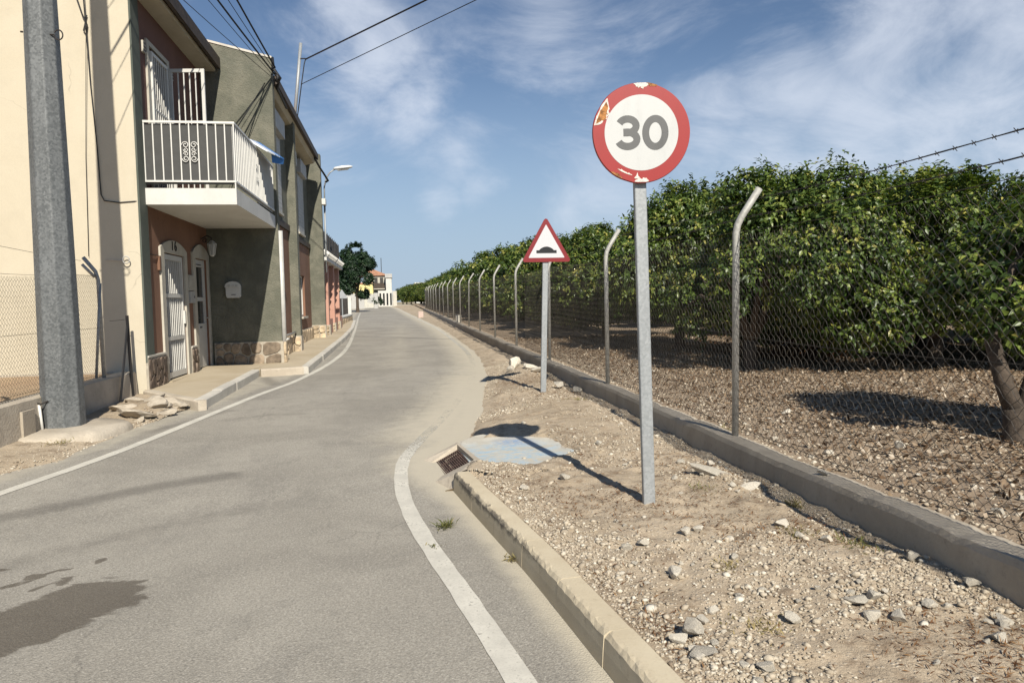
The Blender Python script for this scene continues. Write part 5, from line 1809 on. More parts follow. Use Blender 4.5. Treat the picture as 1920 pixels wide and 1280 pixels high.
# ------------------------------------------------------------------ foliage
def leaves_mesh(name, base, dirs, nrm, length, width, mat, rnd, droop=0.12):
    """five-vertex folded leaves, all in one mesh"""
    n = len(base)
    d = dirs / np.linalg.norm(dirs, axis=1)[:, None]
    s = np.cross(nrm, d)
    s /= np.maximum(np.linalg.norm(s, axis=1)[:, None], 1e-6)
    u = np.cross(d, s)
    L_ = length[:, None]
    W_ = width[:, None]
    p0 = base
    p1 = base + d * L_ * 0.45 + s * W_ + u * W_ * 0.35
    p2 = base + d * L_ * 0.45 - s * W_ + u * W_ * 0.35
    pm_ = base + d * L_ * 0.48
    p3 = base + d * L_ - u * L_ * droop
    V = np.stack([p0, p1, pm_, p2, p3], 1).reshape(-1, 3)
    o = np.arange(n)[:, None] * 5
    F_ = np.stack([np.concatenate([o, o + 2, o + 1], 1), np.concatenate([o, o + 3, o + 2], 1), np.concatenate([o + 2, o + 4, o + 1], 1), np.concatenate([o + 3, o + 4, o + 2], 1)], 1).reshape(-1, 3)
    return fast_mesh(name, V, F_, mat, False, np.repeat(rnd, 5))


def rand_unit(rs, n):
    v = rs.normal(size=(n, 3))
    return v / np.linalg.norm(v, axis=1)[:, None]


def crown_mesh(name, rx, zlo, zhi, seed, nlobe, nspray, per, leaf=(0.085, 0.021), mat='leaf', inner=0.25, sprouts=10, shape=0.8):
    """rounded citrus crown: lobes of leafy sprays with gaps between them, a skirt hanging low and a few sprouts on top"""
    rs = np.random.default_rng(seed)
    zc = (zlo + zhi) / 2
    hz = (zhi - zlo) / 2
    u = rand_unit(rs, nlobe)
    u[:, 2] *= 0.95
    rad = rs.uniform(0.45, 0.86, nlobe)
    LC = np.stack([u[:, 0] * rad * rx, u[:, 1] * rad * rx, zc + u[:, 2] * rad * hz], 1)
    low = LC[:, 2] < zc
    LC[low, 0] *= 1.0 + 0.18 * (1 - (LC[low, 2] - zlo) / hz)
    LC[low, 1] *= 1.0 + 0.18 * (1 - (LC[low, 2] - zlo) / hz)
    upz = np.clip((LC[:, 2] - zc) / hz, 0, 1)
    LC[:, :2] *= (1 - 0.5 * upz)[:, None]
    LR = rs.uniform(0.17, 0.36, nlobe) * rx
    li = rs.choice(nlobe, nspray, p=LR ** 2 / np.sum(LR ** 2))
    sd = rand_unit(rs, nspray)
    out = LC[li] - np.array([0, 0, zc - 0.2 * hz])
    out /= np.maximum(np.linalg.norm(out, axis=1)[:, None], 1e-3)
    sd = sd + out * 0.75
    sd /= np.linalg.norm(sd, axis=1)[:, None]
    fr_ = np.where(rs.random(nspray) < inner, rs.uniform(0.3, 0.85, nspray), rs.uniform(0.82, 1.0, nspray) + np.where(rs.random(nspray) < 0.16, rs.uniform(0, 0.38, nspray), 0))
    C = LC[li] + sd * (LR[li] * fr_)[:, None] * np.array([1, 1, 0.9])
    # sprouts
    for k in range(sprouts):
        a = rs.uniform(0, 2 * math.pi)
        q = rs.uniform(0.0, 0.6) * rx
        x, y = q * math.cos(a), q * math.sin(a)
        zt = zc + hz * 0.92 * math.sqrt(max(0.05, 1 - (q / rx) ** 2))
        m_ = 9
        hh = rs.uniform(0.12, 0.38)
        C = np.concatenate([C, np.stack([np.full(m_, x) + rs.normal(0, .03, m_), np.full(m_, y) + rs.normal(0, .03, m_), zt + np.linspace(0, hh, m_)], 1)])
        sd = np.concatenate([sd, np.tile([0, 0, 1.0], (m_, 1)) + rs.normal(0, .25, (m_, 3))])
    C[:, 2] = np.maximum(C[:, 2], zlo + rs.uniform(0, 0.3, len(C)))
    ns = len(C)
    tone = np.clip(rs.normal(0.45, 0.20, ns), 0, 1)
    bright = rs.random(ns) < 0.10
    tone[bright] = rs.uniform(0.75, 1.0, bright.sum())
    idx = np.repeat(np.arange(ns), per)
    n = len(idx)
    ax = sd[idx] + rs.normal(0, 0.2, (n, 3))
    ax /= np.linalg.norm(ax, axis=1)[:, None]
    along = rs.uniform(-0.10, 0.12, n)
    base = C[idx] + ax * along[:, None] + rs.normal(0, 0.022, (n, 3))
    tg = np.cross(ax, rand_unit(rs, n))
    d = ax * 0.5 + tg * 0.9 + np.array([0, 0, -0.38])
    nr = sd[idx] * 0.65 + np.array([0, 0, 0.55]) + rand_unit(rs, n) * 0.6
    ln = leaf[0] * rs.uniform(0.7, 1.25, n)
    wd = leaf[1] * rs.uniform(0.8, 1.2, n)
    rnd = np.clip(tone[idx] + rs.normal(0, 0.12, n), 0, 1)
    return leaves_mesh(name, base, d, nr, ln, wd, mat, rnd)


def trunk_mesh(name, seed, rx, zlo, zhi, r0=0.11, limbs=6, lean=(0, 0), fork=0.55):
    rs = random.Random(seed)
    m_ = MB()
    fx, fy = lean[0] * fork, lean[1] * fork
    m_.tube([(0, 0, -0.15), (0.0, 0, 0.05), (fx * .3, fy * .3, fork * .4), (fx, fy, fork)], [r0 * 1.6, r0 * 1.2, r0 * 0.95, r0 * 0.9], 9)
    for k in range(limbs):
        a = 2 * math.pi * k / limbs + rs.uniform(-.4, .4)
        L_ = rx * rs.uniform(0.35, 0.58)
        zt = zlo + (zhi - zlo) * rs.uniform(0.3, 0.66)
        p1 = (fx + 0.3 * L_ * math.cos(a), fy + 0.3 * L_ * math.sin(a), fork + (zt - fork) * 0.45)
        p2 = (fx + 0.65 * L_ * math.cos(a + .2), fy + 0.65 * L_ * math.sin(a + .2), fork + (zt - fork) * 0.75)
        p3 = (fx + L_ * math.cos(a), fy + L_ * math.sin(a), zt)
        m_.tube([(fx, fy, fork - 0.06), p1, p2, p3], [r0 * 0.62, r0 * 0.42, r0 * 0.26, 0.012], 7)
        for j in range(3):
            b = a + rs.uniform(-1.2, 1.2)
            q = (p2[0] + 0.5 * math.cos(b), p2[1] + 0.5 * math.sin(b), p2[2] + rs.uniform(-.3, .5))
            m_.tube([p1 if j else p2, ((p2[0] + q[0]) / 2, (p2[1] + q[1]) / 2, (p2[2] + q[2]) / 2 + .08), q], [r0 * 0.26, r0 * 0.16, 0.008], 5)
    me = m_.mesh(name, 'bark', True)
    return me


CROWNS = [crown_mesh('crown', 2.35, 0.42, 3.2, 100 + k, 38, 5800, 9, (0.10, 0.0265), inner=0.14, sprouts=26) for k in range(3)]
FARCROWNS = [crown_mesh('crown', 2.35, 0.42, 3.25, 130 + k, 34, 2000, 8, (0.15, 0.04), inner=0.12, sprouts=8) for k in range(2)]
TRUNKS = [trunk_mesh('trunk', 200 + k, 2.2, 0.45, 3.5, 0.12, 6) for k in range(3)]


def orange_tree(x, y, z, label, k, sc=(1, 1, 1), rot=0.0, crown=None, trunk=None, coff=(0, 0, 0), group='orange trees in the orchard'):
    t = tag(empty('orange_tree', (x, y, z)), label, 'tree', group)
    t.rotation_euler = (0, 0, rot)
    c_ = bpy.data.objects.new('crown', crown or (CROWNS[k % 3] if math.hypot(x, y) < 30 else FARCROWNS[k % 2]))
    c_.parent = t
    c_.scale = sc
    c_.location = coff
    COL.objects.link(c_)
    q = bpy.data.objects.new('trunk', trunk or TRUNKS[k % 3])
    q.parent = t
    COL.objects.link(q)
    return t


def forked_trunk(name):
    m_ = MB()
    m_.tube([(0, 0, -0.15), (0, 0, 0.02), (0.0, 0.02, 0.18), (-0.03, 0.03, 0.30)], [0.20, 0.15, 0.125, 0.11], 10)
    m_.tube([(-0.02, 0.03, 0.22), (-0.12, 0.06, 0.50), (-0.20, 0.10, 0.85), (-0.10, 0.14, 1.25), (0.15, 0.15, 1.7)], [0.085, 0.07, 0.06, 0.045, 0.02], 8)
    m_.tube([(0.02, 0.02, 0.20), (0.14, 0.05, 0.50), (0.30, 0.05, 0.85), (0.6, 0.1, 1.25), (0.8, 0.15, 1.8)], [0.08, 0.065, 0.055, 0.04, 0.018], 8)
    m_.tube([(0.14, 0.05, 0.5), (0.45, 0.3, 0.8), (0.9, 0.5, 1.2)], [0.05, 0.035, 0.015], 7)
    m_.tube([(-0.18, 0.09, 0.8), (-0.05, 0.35, 1.1), (0.2, 0.6, 1.5)], [0.04, 0.03, 0.012], 7)
    return m_.mesh(name, 'bark', True)


# nearest tree: forked trunk by the frame edge, low shaded boughs
cA = crown_mesh('crown', 1.08, 0.62, 2.10, 301, 22, 1700, 9, (0.095, 0.024), inner=0.15, sprouts=2)
tA = forked_trunk('trunk')
orange_tree(5.22, 5.30, orch_z(5.2, 5.3) - 0.02, 'small orange tree with forked trunk, nearest to the camera inside the fence', 0, (1, 1, 1), 0, cA, tA, (0.62, 0.25, 0))
ROW = [(5.95, 11.45, (0.97, 0.97, 1.03), (1.15, -0.1, 0), 'broad orange tree with bare dark trunk behind the nearest bent post'),
       (6.55, 16.0, (0.95, 0.95, 1.18), (0.45, 0, 0), 'tall orange tree with dark peak just behind the speed limit post'),
       (6.3, 21.2, (1.0, 1.0, 1.0), (0, 0, 0), 'orange tree behind the hump warning sign, fourth from the camera'),
       (6.25, 26.4, (1.03, 1.03, 1.03), (0, 0, 0), 'orange tree seen left of the hump warning sign'),
       (6.3, 31.6, (1.05, 1.05, 1.08), (0, 0, 0), 'orange tree sixth along the front row behind the fence')]
k = 1
for x, y, sc_, of, lb in ROW:
    orange_tree(x, y, gz(y) + 0.12, lb, k, sc_, random.uniform(0, 6.28) if k > 2 else 0.4 * k, None, None, of)
    k += 1
y = 36.8
while y < 190:
    orange_tree(6.3 + random.uniform(-.3, .3), y, gz(y) + 0.1, 'orange tree far down the front row where crowns merge', k, (1.15, 1.15, random.uniform(0.98, 1.2)), random.uniform(0, 6.28))
    y += 5.1 + random.uniform(-.3, .3)
    k += 1
for x, y in ((4.6, 128), (3.9, 140), (3.3, 152), (2.6, 166), (1.9, 180)):
    orange_tree(x, y, gz(y) + 0.1, 'orange tree closing the far end of the front row', k, (1.2, 1.2, 1.1), k * 1.1)
    k += 1
R2 = [(8.95, 10.8, (1.02, 1.02, 0.97), 'orange tree with dark trunk in the second row behind the near tree'),
      (11.9, 10.2, (1.05, 1.05, 1.10), 'orange tree standing behind the upper boughs by the barbed wire'),
      (9.2, 8.6, (0.62, 0.62, 0.86), 'low leafy orange tree in the gap under the barbed wire')]
for x, y, sc_, lb in R2[:2]:
    orange_tree(x, y, gz(y) + 0.12, lb, k, sc_, 1.0 + k)
    k += 1
for x0, ys_ in ((11.4, np.arange(14.2, 62, 5.2)), (15.6, np.arange(13.0, 46, 5.2)), (20.4, np.arange(16, 42, 5.4)), (18.5, (10.5,))):
    for y in ys_:
        orange_tree(x0 + random.uniform(-.4, .4), float(y), gz(y) + 0.1, 'orange tree deep in the orchard behind the front row', k, (1.12, 1.12, random.uniform(1.0, 1.15)), random.uniform(0, 6.28))
        k += 1
# withered boughs lying under the second row
rs = np.random.default_rng(77)
n = 2600
P = np.stack([rs.normal(0, 0.62, n), rs.normal(0, 0.45, n), np.abs(rs.normal(0.05, 0.33, n))], 1)
me = leaves_mesh('dead_brush', P, rand_unit(rs, n), np.array([0, 0, 1.0]) + rand_unit(rs, n), rs.uniform(.05, .1, n), rs.uniform(.012, .022, n), 'deadleaf', rs.random(n))
for (x, y, s_, lb) in ((8.1, 13.4, 1.25, 'heap of withered brown boughs under the second row trees'), (9.6, 14.6, 1.1, 'smaller brown heap of dead boughs beside the dark trunk')):
    o = link('dead_brush', me)
    o.location = (x, y, gz(y) + 0.15)
    o.scale = (s_, s_, s_ * 0.9)
    tag(o, lb, 'brush')

# ------------------------------------------------------------------ far end of the street
pc = crown_mesh('crown', 2.2, -0.6, 4.9, 401, 34, 3800, 9, (0.21, 0.05), 'pineleaf', 0.3, 14)
pt = trunk_mesh('trunk', 402, 1.5, 0.5, 4.2, 0.16, 5, (0, 0), 0.9)
t = tag(empty('street_tree', (-3.75, 74.0, gz(74) + 1.9)), 'dark green tree standing beyond the pink house', 'tree')
for nm, me in (('crown', pc), ('trunk', pt)):
    o = bpy.data.objects.new(nm, me); COL.objects.link(o); o.parent = t
    if nm == 'trunk':
        o.location = (0, 0, -1.9); o.scale = (1, 1, 1.6)

bs = tag(empty('road_sign', (-3.15, 44.5, 0.3)), 'grey back of a triangular road sign on a thin post', 'traffic sign')
MB().tube([(-3.15, 44.5, 0.2), (-3.15, 44.5, 2.2)], 0.035, 6).build('post', 'galvpost', bs)
MB().prism(round_tri(-3.15, 1.78, 0.33, 0.56, 0.03), (0, 44.46, 0), (1, 0, 0), (0, 0, 1), (0, -1, 0), 0, 0.012).build('plate', 'signback', bs)
gw = tag(empty('garden_gate_post', (-3.4, 47, 0.3)), 'white gate pier beside a dark gate past the pink house', 'gate')
MB().box(-2.95, -2.75, 46.6, 46.8, 0.2, 1.9).build('pier', 'whitewall', gw)
MB().box(-4.6, -2.96, 46.65, 46.72, 0.3, 1.85).build('leaf', 'iron', gw)
pw_ = tag(empty('stone_parapet', (-2.9, 38, 0.3)), 'low white topped stone wall after the pink house', 'wall')
MB().box(-2.95, -2.70, 34.6, 46.4, 0.1, 0.72).build('wall', 'mortar', pw_)
MB().box(-3.0, -2.66, 34.55, 46.45, 0.721, 0.80).build('coping', 'whitewall', pw_)
crazy_stones(pw_, (-2.70, 34.7, 0.3), (0, 1, 0), (0, 0, 1), (1, 0, 0), 11.6, 0.4, 26, 'stone_pale', 71, 0.02)

gw = tag(empty('garden_wall', (-4, 95, 0.7)), 'grey metal gate in a grey garden wall closing the street', 'wall')
zb = gz(95)
MB().box(-9, -3.9, 95, 95.2, zb - .1, zb + 1.95).build('wall', 'lightgrey', gw)
MB().box(-2.7, -2.2, 95, 95.2, zb - .1, zb + 2.0).build('wall', 'lightgrey', gw)
for k in range(9):
    MB().box(-3.88 + k * 0.13, -3.77 + k * 0.13, 95.05, 95.1, zb + .05, zb + 1.9).build('gate_board', 'alu', gw)
me = crown_mesh('hedge', 1.7, 0.0, 1.6, 411, 14, 420, 8, (0.2, 0.05), 'pineleaf', 0.3, 0)
for x, s_, lb in ((-6.3, 1.1, 'green shrub hanging over the grey garden wall, left of gate'), (-2.6, 0.7, 'green shrub by the white end house, right of gate')):
    o = link('shrub', me)
    o.location = (x, 95.9, zb + 0.5)
    o.scale = (s_, .6, s_)
    tag(o, lb, 'shrub')

yh = tag(empty('yellow_house', (-4.6, 103, 0.8)), 'small pale yellow house behind the garden gate', 'house')
M['yellow'] = wallmat("yellow_render", (0.74, 0.62, 0.26), (0.8, 0.68, 0.32), 0.9, 1, 40, 0.2, 0.1)
zb = gz(103)
MB().box(-8.5, -3.05, 103, 108, zb, zb + 3.3).build('wall', 'yellow', yh)
MB().box(-8.6, -2.95, 102.9, 108.1, zb + 3.3, zb + 3.5).build('roof', 'tile', yh)
for x in (-5.6, -4.2):
    MB().box(x, x + 0.5, 102.97, 103, zb + 1.7, zb + 2.6).build('window', 'glass', yh)

eh = tag(empty('brown_balcony_house', (-2.4, 112, 0.8)), 'beige two storey house with brown balcony closing the street', 'house')
zb = gz(112)
MB().box(-4.4, -1.35, 112, 120, zb, zb + 4.7).build('wall', 'surround', eh)
rf = MB()
rf.prism([(-4.7, 4.7), (-1.2, 4.7), (-1.2, 4.85), (-3.0, 5.6), (-4.7, 5.3)], (0, 0, zb), (1, 0, 0), (0, 0, 1), (0, 1, 0), 111.7, 120)
rf = rf.build('roof', 'tile', eh)
MB().box(-4.2, -1.5, 111.2, 112, zb + 2.6, zb + 2.75).build('balcony_floor', 'surround', eh)
bl = MB().box(-4.2, -1.5, 111.18, 111.22, zb + 2.75, zb + 3.55).build('balcony_front', 'brownwood', eh)
for k in range(3):
    MB().box(-3.9 + k * 0.85, -3.4 + k * 0.85, 111.97, 112, zb + 0.1, zb + 2.1).build('window', 'glass', eh)
    MB().box(-3.9 + k * 0.85, -3.4 + k * 0.85, 111.97, 112, zb + 3.2, zb + 4.4).build('window', 'curtain', eh)
MB().tube([(-1.95, 112.5, zb + 4.8), (-1.95, 112.5, zb + 7.4)], 0.05, 5).build('aerial_mast', 'iron', eh)
wh = tag(empty('narrow_white_house', (-1.3, 110, 0.8)), 'narrow white house with dark tall windows at the street end', 'house')
zb = gz(110)
MB().box(-2.5, -0.35, 110, 111.1, zb, zb + 2.4).build('ground_floor', 'whitewall', wh)
MB().box(-1.30, -0.45, 110.05, 116, zb + 2.4, zb + 4.3).build('upper_floor', 'whitewall', wh)
MB().box(-1.4, -0.35, 109.9, 116, zb + 4.3, zb + 4.9).build('parapet', 'lightgrey', wh)
for k in range(4):
    MB().box(-2.3 + k * 0.52, -2.05 + k * 0.52, 109.97, 110, zb + 0.2, zb + 2.0).build('window', 'glass', wh)
tag(MB().box(-0.3, 0.25, 109.5, 110, gz(110), gz(110) + 2.3).build('gate_pier', 'greykerb'), 'pale gate pier at the far right road end', 'pier')
blk = tag(MB().box(1.55, 1.9, 50.2, 50.5, gz(50), gz(50) + 0.45).build('pink_block', 'palepink', bevel=0.02), 'small pink cement block on the verge far away', 'block')
tag(MB().box(2.70, 2.95, 32.7, 32.9, gz(33) + .28, gz(33) + 0.62).build('wall_stub', 'greykerb', bevel=0.02), 'short pale stub on the fence wall far along', 'block')
wb = tag(empty('white_house', (8, 260, 1)), 'tiny white house far away above the orchard', 'house')
MB().box(7.0, 13.0, 260, 266, 0.5, 8.3).build('wall', 'whitewall', wb)
for k in range(3):
    MB().box(7.6 + k * 1.8, 8.6 + k * 1.8, 259.9, 260, 5.2, 6.6).build('window', 'glass', wb)
# far tree belt so that the plain has an edge
me = crown_mesh('far_tree', 4.5, 0.0, 5.0, 421, 30, 700, 8, (0.7, 0.2), 'pineleaf', 0.2, 4)
for i, (x, y) in enumerate([(-16, 140), (-24, 146), (-34, 140), (26, 138), (36, 130), (48, 118)]):
    o = link('bushy_tree', me)
    o.location = (x, y, gz(130) - 0.3)
    o.rotation_euler = (0, 0, i * 1.3)
    o.scale = (1, 1, 0.75 + 0.05 * (i % 4))
    tag(o, 'dark far tree on the skyline beyond the street', 'tree', 'far trees on the skyline')

# ------------------------------------------------------------------ stones, gravel, litter, weeds
def rock_mesh(name, seed, mat, flat=0.7, sub=2):
    bm = bmesh.new()
    bmesh.ops.create_icosphere(bm, subdivisions=sub, radius=1.0)
    rs = np.random.default_rng(seed)
    planes = [(rand_unit(rs, 1)[0], rs.uniform(0.38, 0.78)) for _ in range(13)]
    for v in bm.verts:
        p = np.array(v.co)
        for n_, d_ in planes:
            e = p @ n_ - d_
            if e > 0:
                p = p - n_ * e * 0.985
        p *= 1 + rs.normal(0, 0.03)
        p[2] *= flat
        v.co = p
    me = bpy.data.meshes.new(name)
    bm.to_mesh(me)
    bm.free()
    me.materials.append(M[mat])
    return me


def scatter_stones(name, pts, size, mat, seed, flat=0.65, embed=0.25):
    rs = np.random.default_rng(seed)
    bm = bmesh.new()
    bmesh.ops.create_icosphere(bm, subdivisions=1, radius=1.0)
    bv = np.array([v.co[:] for v in bm.verts])
    bf = np.array([[v.index for v in f.verts] for f in bm.faces])
    bm.free()
    n = len(pts)
    nv = len(bv)
    sc_ = size[:, None] * np.stack([rs.uniform(.7, 1.35, n), rs.uniform(.7, 1.35, n), flat * rs.uniform(.7, 1.2, n)], 1)
    a = rs.uniform(0, 2 * math.pi, n)
    jv = bv[None] * (1 + rs.normal(0, 0.17, (n, nv, 1)))
    jv = jv * sc_[:, None, :]
    tilt = rs.normal(0, 0.3, n)
    y_ = jv[..., 1] * np.cos(tilt)[:, None] - jv[..., 2] * np.sin(tilt)[:, None]
    z_ = jv[..., 1] * np.sin(tilt)[:, None] + jv[..., 2] * np.cos(tilt)[:, None]
    x2 = jv[..., 0] * np.cos(a)[:, None] - y_ * np.sin(a)[:, None]
    y2 = jv[..., 0] * np.sin(a)[:, None] + y_ * np.cos(a)[:, None]
    V = np.stack([x2 + pts[:, :1], y2 + pts[:, 1:2], z_ + (pts[:, 2] + size * flat * (0.5 - embed))[:, None]], -1).reshape(-1, 3)
    F_ = (bf[None] + (np.arange(n) * nv)[:, None, None]).reshape(-1, 3)
    return fast_mesh(name, V, F_, mat, False, np.repeat(np.clip(rs.normal(0.55, 0.25, n), 0, 1), nv))


rs = np.random.default_rng(5)
# gravel over the verge: dense along the kerb, in drifts elsewhere
NC = 150000
yc = 1.6 + (rs.random(NC) ** 1.6) * 14
ec = edge_x(yc)
lo_ = ec + np.where(yc < 5.6, 0.16, 0.0)
xc = lo_ + rs.random(NC) * (2.68 - lo_)
den = 0.14 + 1.0 * fbm(xc * 1.7, yc * 1.7, 51, 3) + np.where(yc < 6, 0.75 * np.exp(-(xc - ec - 0.3) / 0.22), 0) + 0.35 * np.exp(-((xc - 2.55) / 0.15) ** 2)
bad = (yc > 5.7) & (yc < 7.45) & (xc < 1.5) & ~((yc < 6.2) & (xc > 0.66))
ok = (rs.random(NC) < den) & ~bad
xc, yc = xc[ok][:30000], yc[ok][:30000]
uc = (xc - np.interp(yc, vy, VX[:, 0])) / (2.74 - np.interp(yc, vy, VX[:, 0]))
ji = np.clip(np.searchsorted(vy, yc), 1, len(vy) - 1)
ui = np.clip(np.round(uc * (len(vu) - 1)).astype(int), 0, len(vu) - 1)
pts = np.stack([xc, yc, VZ[ji, ui]], 1)
rr_ = rs.random(len(xc))
sz = 0.0035 + 0.007 * rs.random(len(xc)) ** 2 + np.where(rr_ < 0.08, 0.014 * rs.random(len(xc)), 0)
gv = link('gravel', scatter_stones('gravel', np.array(pts), np.array(sz), 'gravel', 6))
gv['kind'] = 'stuff'; gv['label'] = 'pale loose gravel spread over the dirt verge'; gv['category'] = 'gravel'
pts, sz = [], []
for _ in range(2600):
    y = rs.uniform(2.5, 11.0)
    e = float(np.interp(y, ly, LX[:, -1]))
    x = e - abs(rs.normal(0, 0.22)) + 0.04
    if x < -4.0:
        continue
    pts.append((x, y, leftdirt_z(x, y)))
    sz.append(0.004 + 0.014 * rs.random() ** 3)
gv = link('gravel', scatter_stones('gravel', np.array(pts), np.array(sz), 'gravel', 7))
gv['kind'] = 'stuff'; gv['label'] = 'dusty gravel along the left road edge below the pole'; gv['category'] = 'gravel'
# orchard floor: dry leaves and pale stones
pts, sz = [], []
for _ in range(11000):
    y = 2.0 + (rs.random() ** 1.4) * 14
    x = 2.95 + (rs.random() ** 2.0) * 6
    pts.append((x, y, orch_z(x, y)))
    sz.append(0.006 + 0.016 * rs.random() ** 2.5)
gv = link('gravel', scatter_stones('gravel', np.array(pts), np.array(sz), 'gravel', 8))
gv['kind'] = 'stuff'; gv['label'] = 'pale stones strewn over the orchard floor'; gv['category'] = 'gravel'
n = 80000
yy = 2.0 + (rs.random(n) ** 1.3) * 20
xx = 3.0 + (rs.random(n) ** 0.9) * 11
keep = (rs.random(n) < np.clip((xx - 2.95) / 1.1, 0.05, 1))
xx, yy = xx[keep], yy[keep]
n = len(xx)
ii = np.clip(np.searchsorted(ox, xx), 1, len(ox) - 1)
jj = np.clip(np.searchsorted(oy, yy), 1, len(oy) - 1)
zz = OZ[jj, ii] + rs.uniform(0.002, 0.02, n)
dd = rand_unit(rs, n)
dd[:, 2] *= 0.35
lt = link('leaf_litter', leaves_mesh('leaf_litter', np.stack([xx, yy, zz], 1), dd, np.array([0, 0, 1.0]) + rand_unit(rs, n) * 0.5, rs.uniform(.04, .085, n), rs.uniform(.010, .020, n), 'dryleaf', np.clip(rs.normal(0.5, 0.27, n), 0, 1), -0.15))
lt['kind'] = 'stuff'; lt['label'] = 'dry fallen leaves covering the orchard floor'; lt['category'] = 'leaves'

n = 26000
yy = 1.7 + (rs.random(n) ** 1.5) * 11
xx = edge_x(yy) + 0.2 + rs.random(n) * (2.62 - edge_x(yy) - 0.2)
dn_ = fbm(xx * 1.3, yy * 1.3, 61, 3)
keep = (rs.random(n) < np.clip(0.35 + dn_ * 1.6, 0.03, 1)) & ~((yy > 5.7) & (yy < 7.4) & (xx < 1.5))
xx, yy = xx[keep], yy[keep]
n = len(xx)
zz = np.array([verge_z(a, b) for a, b in zip(xx, yy)]) + 0.004
dd = rand_unit(rs, n)
dd[:, 2] = np.abs(dd[:, 2]) * 0.35
st_ = link('dry_straw', leaves_mesh('dry_straw', np.stack([xx, yy, zz], 1), dd, np.array([0, 0, 1.0]) + rand_unit(rs, n) * 0.4, rs.uniform(.015, .05, n), rs.uniform(.0012, .004, n), 'deadleaf', np.clip(rs.normal(0.6, 0.25, n), 0, 1), 0.1))
st_['kind'] = 'stuff'; st_['label'] = 'dry straw and dead weed bits on the dirt verge'; st_['category'] = 'straw'
ROCKS = [rock_mesh('stone', 500 + k, 'rock', 0.6 + 0.08 * (k % 3)) for k in range(6)]
GROCKS = [rock_mesh('stone', 520 + k, 'greyrock', 0.6) for k in range(3)]


def stone(x, y, s, label, zf=verge_z, me=None, sc=(1, 1, 1), group=None, name='stone', sink=0.25):
    o = link(name, me or random.choice(ROCKS))
    o.location = (x, y, zf(x, y) + s * sc[2] * (0.6 - sink))
    o.scale = (s * sc[0], s * sc[1], s * sc[2])
    o.rotation_euler = (random.uniform(-.3, .3), random.uniform(-.3, .3), random.uniform(0, 6.28))
    return tag(o, label, 'stone', group)


stone(2.18, 13.3, 0.22, 'big cream limestone block standing on the rubble heap behind the hump sign', sc=(0.8, 0.7, 1.2), name='rubble_block')
stone(2.34, 12.7, 0.16, 'flat cream stone leaning at the front of the rubble heap', sc=(1.2, 1, .7), name='rubble_block')
stone(2.45, 12.45, 0.17, 'pale stone at the wall end of the rubble heap', sc=(1.3, .8, .6), name='rubble_block')
stone(2.05, 13.0, 0.12, 'small dark stone on the road side of the rubble heap', me=GROCKS[0], name='rubble_block')
stone(2.42, 10.6, 0.13, 'grey boulder against the fence wall right of the hump sign', me=GROCKS[1], name='boulder')
stone(2.58, 10.2, 0.10, 'second grey boulder against the wall near the hump sign', me=GROCKS[2], name='boulder')
stone(2.30, 5.05, 0.13, 'long white limestone ledge half buried near the fence wall', sc=(1.6, .9, .5), sink=0.35)
stone(2.47, 4.72, 0.09, 'small white limestone lump next to the buried ledge', sc=(1.3, .8, .5), sink=0.35)
stone(1.235, 5.27, 0.045, 'square white stone on the dirt left of the speed sign', sc=(1, .9, 1), sink=0.1)
stone(1.31, 3.28, 0.055, 'white jagged stone between kerb and fence wall', sc=(1, 1, .9), sink=0.1)
stone(1.72, 3.94, 0.042, 'pale stone with dark shadow in front of the speed sign post', sink=0.1)
stone(1.14, 2.66, 0.075, 'jagged pale concrete lump close to the kerb at the frame bottom', sc=(1, 1, 1), me=GROCKS[0], sink=0.1)
stone(1.10, 2.52, 0.065, 'flat grey concrete lump beside the kerb at the frame bottom', me=GROCKS[1], sc=(1.2, 1, .6), sink=0.15)
stone(1.98, 2.83, 0.06, 'pointed beige stone with cast shadow low on the verge', sc=(1.1, .8, .9), sink=0.1)
stone(2.22, 3.9, 0.055, 'white lump among weeds near the fence wall', sink=0.2)
stone(2.64, 2.94, 0.05, 'rounded grey stone tucked at the wall foot', me=GROCKS[2], sink=0.1)
stone(2.60, 3.28, 0.05, 'brown stone at the wall foot beside the weeds', me=GROCKS[0], sink=0.1)
stone(2.78, 4.35, 0.045, 'dark stone lying on top of the fence wall', zf=lambda x, y: 0.285, me=GROCKS[1], sink=0.05)
for _ in range(115):
    y = 2.0 + (rs.random() ** 1.5) * 6.5
    x = rs.uniform(float(edge_x(y)) + 0.3, 2.6)
    if rs.random() < 0.45:
        ci = [(1.15, 2.6), (2.0, 2.85), (2.35, 2.6), (1.55, 3.0), (2.45, 5.0), (1.3, 3.4)][int(rs.integers(6))]
        x, y = ci[0] + rs.normal(0, .13), ci[1] + rs.normal(0, .2)
        if x < float(edge_x(y)) + 0.2 or x > 2.62:
            continue
    if 5.6 < y < 7.5 and x < 1.65:
        continue
    stone(x, y, 0.014 + 0.036 * rs.random() ** 2, 'pale pebble lying loose on the dirt verge', group='loose pebbles on the verge')
for _ in range(16):
    y = rs.uniform(3.0, 9.0)
    stone(rs.uniform(3.2, 5.5), y, 0.03 + 0.05 * rs.random() ** 2, 'pale stone on the leaf strewn orchard floor', zf=orch_z, group='stones on the orchard floor')
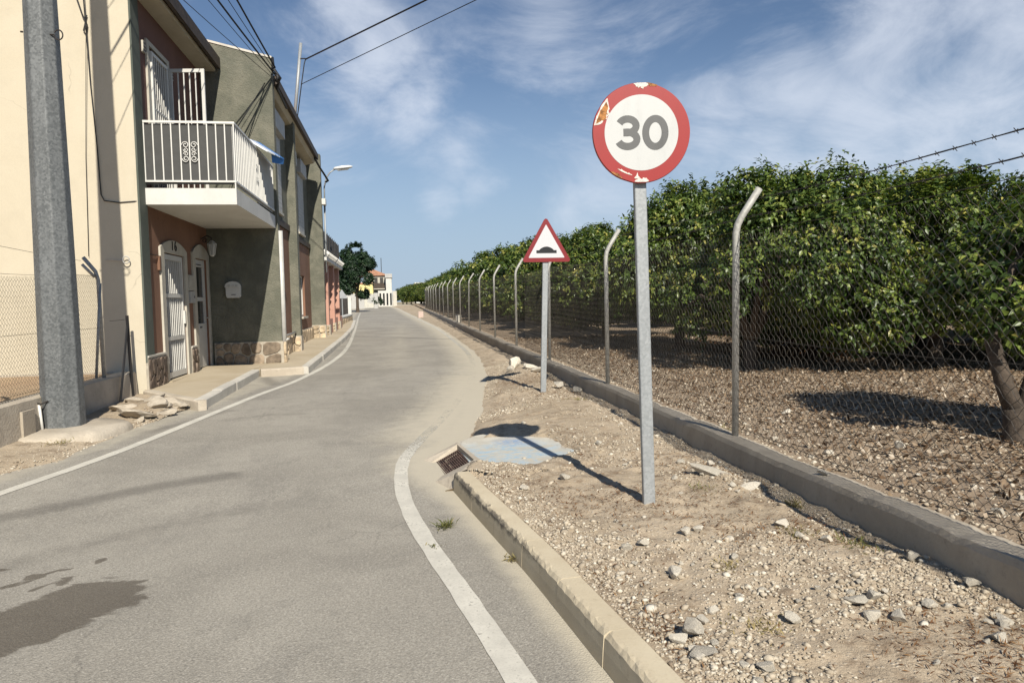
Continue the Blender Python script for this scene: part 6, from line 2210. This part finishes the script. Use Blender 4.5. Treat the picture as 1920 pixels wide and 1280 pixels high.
# broken concrete between pole and pavement
CHUNKS = [rock_mesh('concrete_chunk', 540 + k, 'oldconc', 0.8, 3) for k in range(4)]
for x, y, s, sc_, lb in ((-3.34, 9.85, .26, (1.25, 1.0, .42), 'cream slab of broken concrete beside the pole footing'),
                         (-3.08, 10.62, .19, (1.1, 1.0, .75), 'pinkish lump of broken concrete near the pavement end'),
                         (-3.40, 10.85, .22, (1, 1.1, .7), 'pale broken concrete against the pavement corner'),
                         (-3.06, 10.15, .17, (1.2, 1, .45), 'flat broken concrete piece at the road edge'),
                         (-3.62, 10.3, .20, (1, 1, .5), 'broken concrete piece in the pole shadow'),
                         (-2.93, 10.78, .13, (1, 1, .8), 'small rounded concrete lump by the kerb corner'),
                         (-3.25, 10.30, .17, (1, 1, .8), 'greenish white chunk in the middle of the broken concrete'),
                         (-3.12, 10.38, .11, (1, 1, .8), 'small chunk in front of the greenish white concrete'),
                         (-3.22, 9.65, .10, (1.2, 1, .6), 'small crumbling concrete bit near the footing edge'),
                         (-3.75, 11.2, .20, (1, 1, .45), 'broken concrete piece below the black prop')):
    stone(x, y, s, lb, zf=leftdirt_z, me=random.choice(CHUNKS), sc=sc_, group='broken concrete by the pole', name='concrete_chunk', sink=0.45)


def weed(x, y, z, n, h, spread, label, seed, dead=0.5):
    r_ = np.random.default_rng(seed)
    b = np.stack([x + r_.normal(0, spread * .4, n), y + r_.normal(0, spread * .4, n), np.full(n, z)], 1)
    d = np.stack([r_.normal(0, 1, n), r_.normal(0, 1, n), r_.uniform(0.2, 1.6, n)], 1)
    o = link('weed', leaves_mesh('weed', b, d, np.array([0, 0, 1.0]) + rand_unit(r_, n) * .5, h * r_.uniform(.5, 1.2, n), np.full(n, 0.0035), 'grass', np.clip(r_.normal(dead, .2, n), 0, 1), 0.25))
    tag(o, label, 'weed')


weed(0.29, 4.72, 0.003, 90, 0.07, 0.08, 'tuft of weed growing from the asphalt by the edge line', 1, 0.25)
weed(0.63, 4.02, 0.003, 60, 0.06, 0.06, 'dry weed at the foot of the kerb', 2, 0.9)
weed(0.19, 4.35, 0.003, 20, 0.03, 0.05, 'thin weed on the painted edge line', 3, 0.5)
weed(2.45, 3.55, 0.10, 120, 0.07, 0.14, 'greenish weed patch at the wall foot', 4, 0.35)
weed(2.25, 3.75, 0.12, 90, 0.05, 0.14, 'dry weed around the white lump near the wall', 5, 0.7)
weed(2.15, 4.75, 0.12, 100, 0.05, 0.15, 'dry weed beside the buried limestone ledge', 6, 0.6)
weed(2.55, 4.3, 0.10, 60, 0.10, 0.06, 'wispy grey weed standing against the fence wall', 7, 0.8)
weed(1.45, 2.75, 0.12, 160, 0.035, 0.16, 'brown dead weed mat near the kerb', 8, 1.0)
weed(1.62, 3.35, 0.12, 220, 0.035, 0.12, 'brown dead weed patch in the middle of the verge', 9, 1.0)
weed(-3.55, 8.25, 0.08, 90, 0.06, 0.2, 'dry weed before the pole footing', 10, 0.8)
weed(3.05, 6.4, 0.2, 60, 0.09, 0.08, 'dry weed inside the fence near the post', 11, 0.7)
weed(2.35, 9.3, 0.14, 120, 0.06, 0.2, 'dry weed along the wall before the hump sign', 12, 0.8)
print('all done', len(bpy.data.objects))
